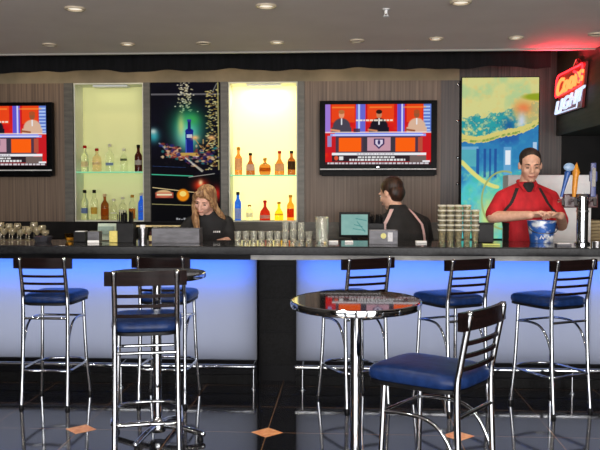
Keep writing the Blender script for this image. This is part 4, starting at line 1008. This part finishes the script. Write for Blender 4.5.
# --- man in the red polo, hands over the bucket
PX, PY = X(526, 6.50), 6.50
t = thing('person', 'man in a red polo with black insets, head bowed, hands over the bucket', 'person', (PX, PY, 0))
Rm = Matrix.Rotation(math.radians(-3), 3, 'Z') @ Matrix.Rotation(math.radians(14), 3, 'X')
hc = Vector((.018, -.035, 1.648)); HS = 1.10
SL, SR = Vector((-.190, .01, 1.395)), Vector((.195, .01, 1.395))
EL, ER = Vector((-.285, -.10, 1.245)), Vector((.25, -.10, 1.185))
WL, WR = Vector((-.045, -.335, 1.268)), Vector((.185, -.335, 1.262))
bm = B()
loft(bm, [((0, 0, .88), .15, .11), ((0, 0, 1.0), .155, .11), ((0, -.005, 1.15), .16, .115), ((0, 0, 1.32), .185, .12), ((0, .01, 1.40), .17, .095), ((0, .01, 1.46), .09, .07), ((0, .0, 1.53), .06, .06)])
limb(bm, [(0, .012, 1.47), (.012, -.012, 1.60)], [.062, .056]); head(bm, hc, Rm, HS)
limb(bm, [SL, EL, WL], [.056, .049, .032]); limb(bm, [SR, ER, WR], [.056, .049, .032])
hand(bm, WL, (.95, .05, .10), (.2, -.5, -.8), 1.05, .55, 1); hand(bm, WR, (-.95, .10, .15), (-.2, -.5, -.8), 1.05, .6, -1)
legs(bm); me = remesh(bm, .006, 3); body = addobj('body', me, t); me.materials.append(M['skin'])
bm = B()
loft(bm, [((0, 0, .86), .175, .13), ((0, -.01, 1.0), .18, .135), ((0, -.015, 1.15), .185, .140), ((0, -.005, 1.32), .215, .145), ((0, .005, 1.40), .215, .12), ((0, .01, 1.45), .165, .10), ((0, .01, 1.485), .105, .088), ((0, .005, 1.515), .078, .078), ((0, .0, 1.525), .072, .072)])
for S, E in ((SL, EL), (SR, ER)): limb(bm, [S, S.lerp(E, .5), S.lerp(E, .86)], [.064, .066, .068]); limb(bm, [(math.copysign(.05, S.x), .01, 1.465), S], [.058, .063])
def redfn(c):
    ax = abs(c.x); zz_ = c.z
    curve = .085 + (1.48-zz_)*.45 + max(0, 1.36-zz_)*.35                             # curved black inset from the collar to the side
    if c.y < .05 and 1.20 < zz_ < 1.475 and abs(ax-curve) < .013: return 1
    if 1.20 >= zz_ and ax > .155 and c.y < .08 and ax < .2: return 1
    return 0
me = remesh(bm, .0045, 4); assign(me, [M['red'], M['blackcloth']], redfn); addobj('polo_shirt', me, t)
bm = B()
for s in (-1, 1): limb(bm, [(0+s*.066, .02, 1.525), (s*.064, -.050, 1.500), (s*.040, -.108, 1.455)], [.015, .016, .012])
limb(bm, [(-.062, .02, 1.528), (0, .07, 1.53), (.062, .02, 1.528)], [.018, .018, .018]); me = remesh(bm, .006, 2); me.materials.append(M['red']); addobj('collar', me, t)
bm = B(); loft(bm, [((0, -.045, 1.44), .03, .055), ((0, -.035, 1.49), .055, .055), ((0, -.008, 1.522), .064, .064)]); me = remesh(bm, .005, 2); me.materials.append(M['blackcloth']); addobj('undershirt', me, t)
bm = B(); loft(bm, [((0, 0, .80), .165, .125), ((0, 0, .92), .17, .13)]); legs(bm, 1.15); me = remesh(bm, .01, 2); me.materials.append(M['jeans']); addobj('trousers', me, t)
def haircap(c, Rm, s, parts, m, t, name='hair', vox=.006):
    bm = B()
    for off, r in parts: ball(bm, Vector(c) + Rm @ (Vector(off)*s), Vector(r)*s, Rm, 24, 16)
    me = remesh(bm, vox, 2); me.materials.append(m); return addobj(name, me, t)
haircap(hc, Rm, HS, [((0, .025, .056), (.0775, .088, .074)), ((0, .050, .01), (.073, .062, .070)), ((-.060, .010, .035), (.018, .045, .035)), ((.060, .010, .035), (.018, .045, .035))], M['hairdark'], t)
face(t, hc, Rm, HS, closed=True); shoes(t)

# --- man facing away in a dark track top
PX, PY = X(404, 6.78), 6.78
t = thing('person', 'man seen from behind in a black top with pale curved shoulder piping', 'person', (PX, PY, 0), math.pi + math.radians(12))
# in his own frame he faces -Y; the frame is turned so that he looks to the back wall
Rm = Matrix.Rotation(math.radians(38), 3, 'Z') @ Matrix.Rotation(math.radians(18), 3, 'X')
hc = Vector((.085, -.10, 1.425)); HS = 1.12
SL, SR = Vector((-.175, -.02, 1.175)), Vector((.185, -.03, 1.18)); EL, ER = Vector((-.235, -.06, .96)), Vector((.24, -.14, .97)); WL, WR = Vector((-.14, -.34, 1.03)), Vector((.16, -.36, 1.04))
bm = B()
loft(bm, [((0, .06, .82), .15, .11), ((0, .05, .95), .155, .11), ((0, .02, 1.10), .175, .12), ((.0, -.02, 1.22), .175, .105), ((.03, -.05, 1.28), .09, .07)])
limb(bm, [(.03, -.04, 1.24), (.075, -.085, 1.37)], [.062, .056]); head(bm, hc, Rm, HS)
limb(bm, [SL, EL, WL], [.052, .042, .028]); limb(bm, [SR, ER, WR], [.052, .042, .028])
hand(bm, WL, (.5, -.8, .0), (0, -.1, -1), 1.0, .35, 1); hand(bm, WR, (-.2, -.95, .1), (0, -.1, -1), 1.0, .3, -1)
legs(bm, 1, .88); me = remesh(bm, .006, 3); me.materials.append(M['skin']); addobj('body', me, t)
bm = B()
loft(bm, [((0, .06, .78), .175, .135), ((0, .05, .95), .18, .140), ((0, .02, 1.10), .200, .145), ((0, -.015, 1.19), .200, .13), ((.01, -.03, 1.245), .155, .105), ((.035, -.05, 1.30), .085, .08), ((.045, -.06, 1.335), .070, .070)])
for S, E, W2 in ((SL, EL, WL), (SR, ER, WR)): limb(bm, [S, E, E.lerp(W2, .9)], [.064, .056, .044]); limb(bm, [(math.copysign(.05, S.x)+.02, -.03, 1.25), S], [.056, .063])
def trackfn(c):
    ax = c.x
    for s in (-1, 1):
        x = s*(ax - .03)
        cur = .075 + (1.30-c.z)*.62 if c.z > 1.17 else .155 + (1.17-c.z)*.10
        if 1.00 < c.z < 1.30 and abs(x-cur) < .012 and c.y > -.06: return 1
    return 0
me = remesh(bm, .0045, 4); assign(me, [M['blackcloth'], M['stripe']], trackfn); addobj('track_top', me, t)
bm = B(); loft(bm, [((0, .05, .74), .165, .125), ((0, .05, .86), .17, .13)]); legs(bm, 1.15, .86); me = remesh(bm, .01, 2); me.materials.append(M['jeans']); addobj('trousers', me, t)
haircap(hc, Rm, HS, [((0, .024, .048), (.081, .092, .082)), ((0, .055, .0), (.077, .056, .070)), ((0, .045, -.035), (.060, .045, .045)), ((-.060, .010, .03), (.020, .042, .035)), ((.060, .010, .03), (.020, .042, .035))], M['hairred'], t)
face(t, hc, Rm, HS); shoes(t)

# --- woman in a black polo, looking down
PX, PY = X(210, 6.50), 6.50
t = thing('person', 'blond woman bartender in a black polo shirt looking down behind the bar', 'person', (PX, PY, 0))
Rm = Matrix.Rotation(math.radians(-12), 3, 'Z') @ Matrix.Rotation(math.radians(12), 3, 'Y') @ Matrix.Rotation(math.radians(26), 3, 'X')
hc = Vector((-.012, -.15, 1.375)); HS = 1.0
SL, SR = Vector((-.155, -.04, 1.185)), Vector((.145, -.03, 1.195)); EL, ER = Vector((-.235, -.10, 1.06)), Vector((.185, -.07, 1.055)); WL, WR = Vector((-.13, -.19, 1.00)), Vector((.10, -.20, 1.045))
bm = B()
loft(bm, [((0, .06, .82), .14, .10), ((0, .05, .95), .12, .09), ((0, .01, 1.10), .14, .105), ((0, -.03, 1.21), .145, .09), ((0, -.05, 1.27), .07, .06)])
limb(bm, [(0, -.05, 1.22), (-.005, -.115, 1.33)], [.050, .044]); head(bm, hc, Rm, HS, True)
limb(bm, [SL, EL, WL], [.043, .034, .023]); limb(bm, [SR, ER, WR], [.043, .034, .023])
hand(bm, WL, (.9, -.2, -.2), (0, -.3, -1), .9, .5, 1); hand(bm, WR, (-.95, -.1, -.1), (0, -.3, -1), .9, .5, -1)
legs(bm, .92, .88); me = remesh(bm, .006, 3); me.materials.append(M['skinf']); addobj('body', me, t)
bm = B()
loft(bm, [((0, .06, .80), .16, .12), ((0, .05, .95), .145, .115), ((0, .0, 1.10), .165, .135), ((0, -.03, 1.20), .168, .115), ((0, -.045, 1.26), .10, .08), ((0, -.055, 1.285), .062, .062)])
for S, E in ((SL, EL), (SR, ER)): limb(bm, [S, S.lerp(E, .9)], [.055, .056]); limb(bm, [(math.copysign(.04, S.x), -.045, 1.24), S], [.042, .054])
me = remesh(bm, .007, 2); me.materials.append(M['blackcloth']); addobj('polo_shirt', me, t)
bm = B()
for i in range(4): box(bm, .055+i*.015, .064+i*.015, -.167, -.155, 1.118, 1.132, .001)
o = obj('white_chest_lettering', bm, M['white'], t)
bm = B(); loft(bm, [((0, .05, .74), .15, .115), ((0, .05, .86), .155, .12)]); legs(bm, 1.08, .86); me = remesh(bm, .01, 2); me.materials.append(M['jeans']); addobj('trousers', me, t)
hp = [((0, .022, .045), (.082, .094, .080)), ((0, .055, -.01), (.080, .060, .085)), ((-.066, .0, .01), (.022, .050, .055)), ((.066, .0, .01), (.022, .050, .055)), ((0, -.01, .075), (.060, .070, .050))]
bm = B()
for off, r in hp: ball(bm, hc + Rm @ (Vector(off)*HS), Vector(r)*HS, Rm, 24, 16)
q = lambda v: hc + Rm @ Vector(v)
for s_ in (-1, 1): limb(bm, [q((.01, -.045, .115)), q((s_*.045, -.072, .085)), q((s_*.074, -.045, .035)), q((s_*.080, -.025, -.02))], [.018, .018, .018, .018])
limb(bm, [q((-.075, -.01, .02)), q((-.085, -.02, -.06)), hc+Vector((-.065, -.03, -.17)), hc+Vector((-.05, -.02, -.25))], [.022, .026, .026, .012])
limb(bm, [q((-.06, .03, .0)), hc+Vector((-.09, .03, -.14)), hc+Vector((-.075, .0, -.23))], [.03, .03, .014])
limb(bm, [q((.075, .0, .02)), hc+Vector((.085, .0, -.06)), hc+Vector((.12, .06, -.12)), hc+Vector((.15, .09, -.16))], [.022, .024, .024, .012])
me = remesh(bm, .006, 2); me.materials.append(M['hairblond']); addobj('hair', me, t)
face(t, hc, Rm, HS, closed=True, thin=True); shoes(t, .09)

# ------------------------------------------------------------------ ceiling fittings
lampm = glow('lamp_lens', (1, .90, .74), .95)
def downlight(px, py, label, rr_=.05, power=9, on=True):
    p = flo(px, py, HC) if False else None
    d = ray(px, py); tt = (HC-EYE)/d.z; p = Vector((d.x*tt, d.y*tt, HC))
    t = thing('downlight', label, 'ceiling light', p, 0, 'recessed ceiling downlights')
    bm = B(); lathe(bm, [(rr_*.72, -.001), (rr_*.80, -.012), (rr_, -.012), (rr_*1.06, -.001)], seg=28)
    for f in [f for f in bm.faces if len(f.verts) > 4]: bm.faces.remove(f)
    obj('trim_ring', bm, cm('pale_trim', 205, 190, 165), t)
    bm = B(); lathe(bm, [(0, -.006), (rr_*.45, -.006), (rr_*.74, -.002)], seg=24)
    obj('lens', bm, lampm if on else cm('dim_lens', 120, 112, 100), t)
    if power: spot('downlight_beam', (p.x, p.y, HC-.02), power, (1, .82, .58), 100, .7, .04)
for px, py, lb, on in ((49.5, 44, 'leftmost downlight in the row along the ceiling edge', 0), (127.5, 43.5, 'second downlight from the left in the row along the ceiling edge', 1), (203.5, 42.5, 'third downlight from the left in the row along the ceiling edge', 0), (277, 41.7, 'fourth downlight from the left in the row along the ceiling edge', 1),
        (357, 40, 'fourth downlight from the right in the row along the ceiling edge', 0), (436, 38, 'third downlight from the right in the row along the ceiling edge', 1), (516, 37, 'second downlight from the right in the row along the ceiling edge', 1), (596, 33.5, 'rightmost downlight in the row, cut by the frame', 0)):
    downlight(px, py, lb, .055, 9, on)
for px, py, lb in ((75, 8, 'large downlight at the upper left of the ceiling'), (266, 5.3, 'large downlight at the top centre of the ceiling'), (461, 1.5, 'large downlight at the upper right, cut by the top frame')):
    downlight(px, py, lb, .063, 9)
# rows of downlights added out of view to light the bar from the front
for j in range(4):
    for i in range(5):
        x, y = -3.15+1.45*i, 3.75-1.2*j
        t = thing('downlight', 'large downlight over the floor, %s of the %s row out from the bar' % (['first', 'second', 'third', 'fourth', 'fifth'][i], ['first', 'second', 'third', 'fourth'][j]), 'ceiling light', (x, y, HC), 0, 'recessed ceiling downlights')
        bm = B(); lathe(bm, [(.045, -.001), (.050, -.012), (.063, -.012), (.067, -.001)], seg=24)
        for f in [f for f in bm.faces if len(f.verts) > 4]: bm.faces.remove(f)
        obj('trim_ring', bm, cm('pale_trim', 205, 190, 165), t)
        bm = B(); lathe(bm, [(0, -.006), (.028, -.006), (.046, -.002)], seg=20); obj('lens', bm, lampm, t)
        spot('downlight_beam', (x, y, HC-.02), 26, (1, .88, .72), 166, .35, .05)
d = ray(386, 9); tt = (HC-EYE)/d.z; p = Vector((d.x*tt, d.y*tt, HC))
t = thing('sprinkler', 'small chrome fire sprinkler head on the ceiling', 'sprinkler', p)
bm = B(); lathe(bm, [(.022, 0), (.024, -.004), (.010, -.008), (.010, -.03), (0, -.03)], seg=16); obj('body', bm, M['white'], t)
bm = B(); lathe(bm, [(0, -.048), (.020, -.048), (.020, -.045), (0, -.045)], seg=16); tube(bm, [(-.008, 0, -.028), (-.012, 0, -.046)], .002, 6); tube(bm, [(.008, 0, -.028), (.012, 0, -.046)], .002, 6); obj('deflector', bm, M['white'], t)
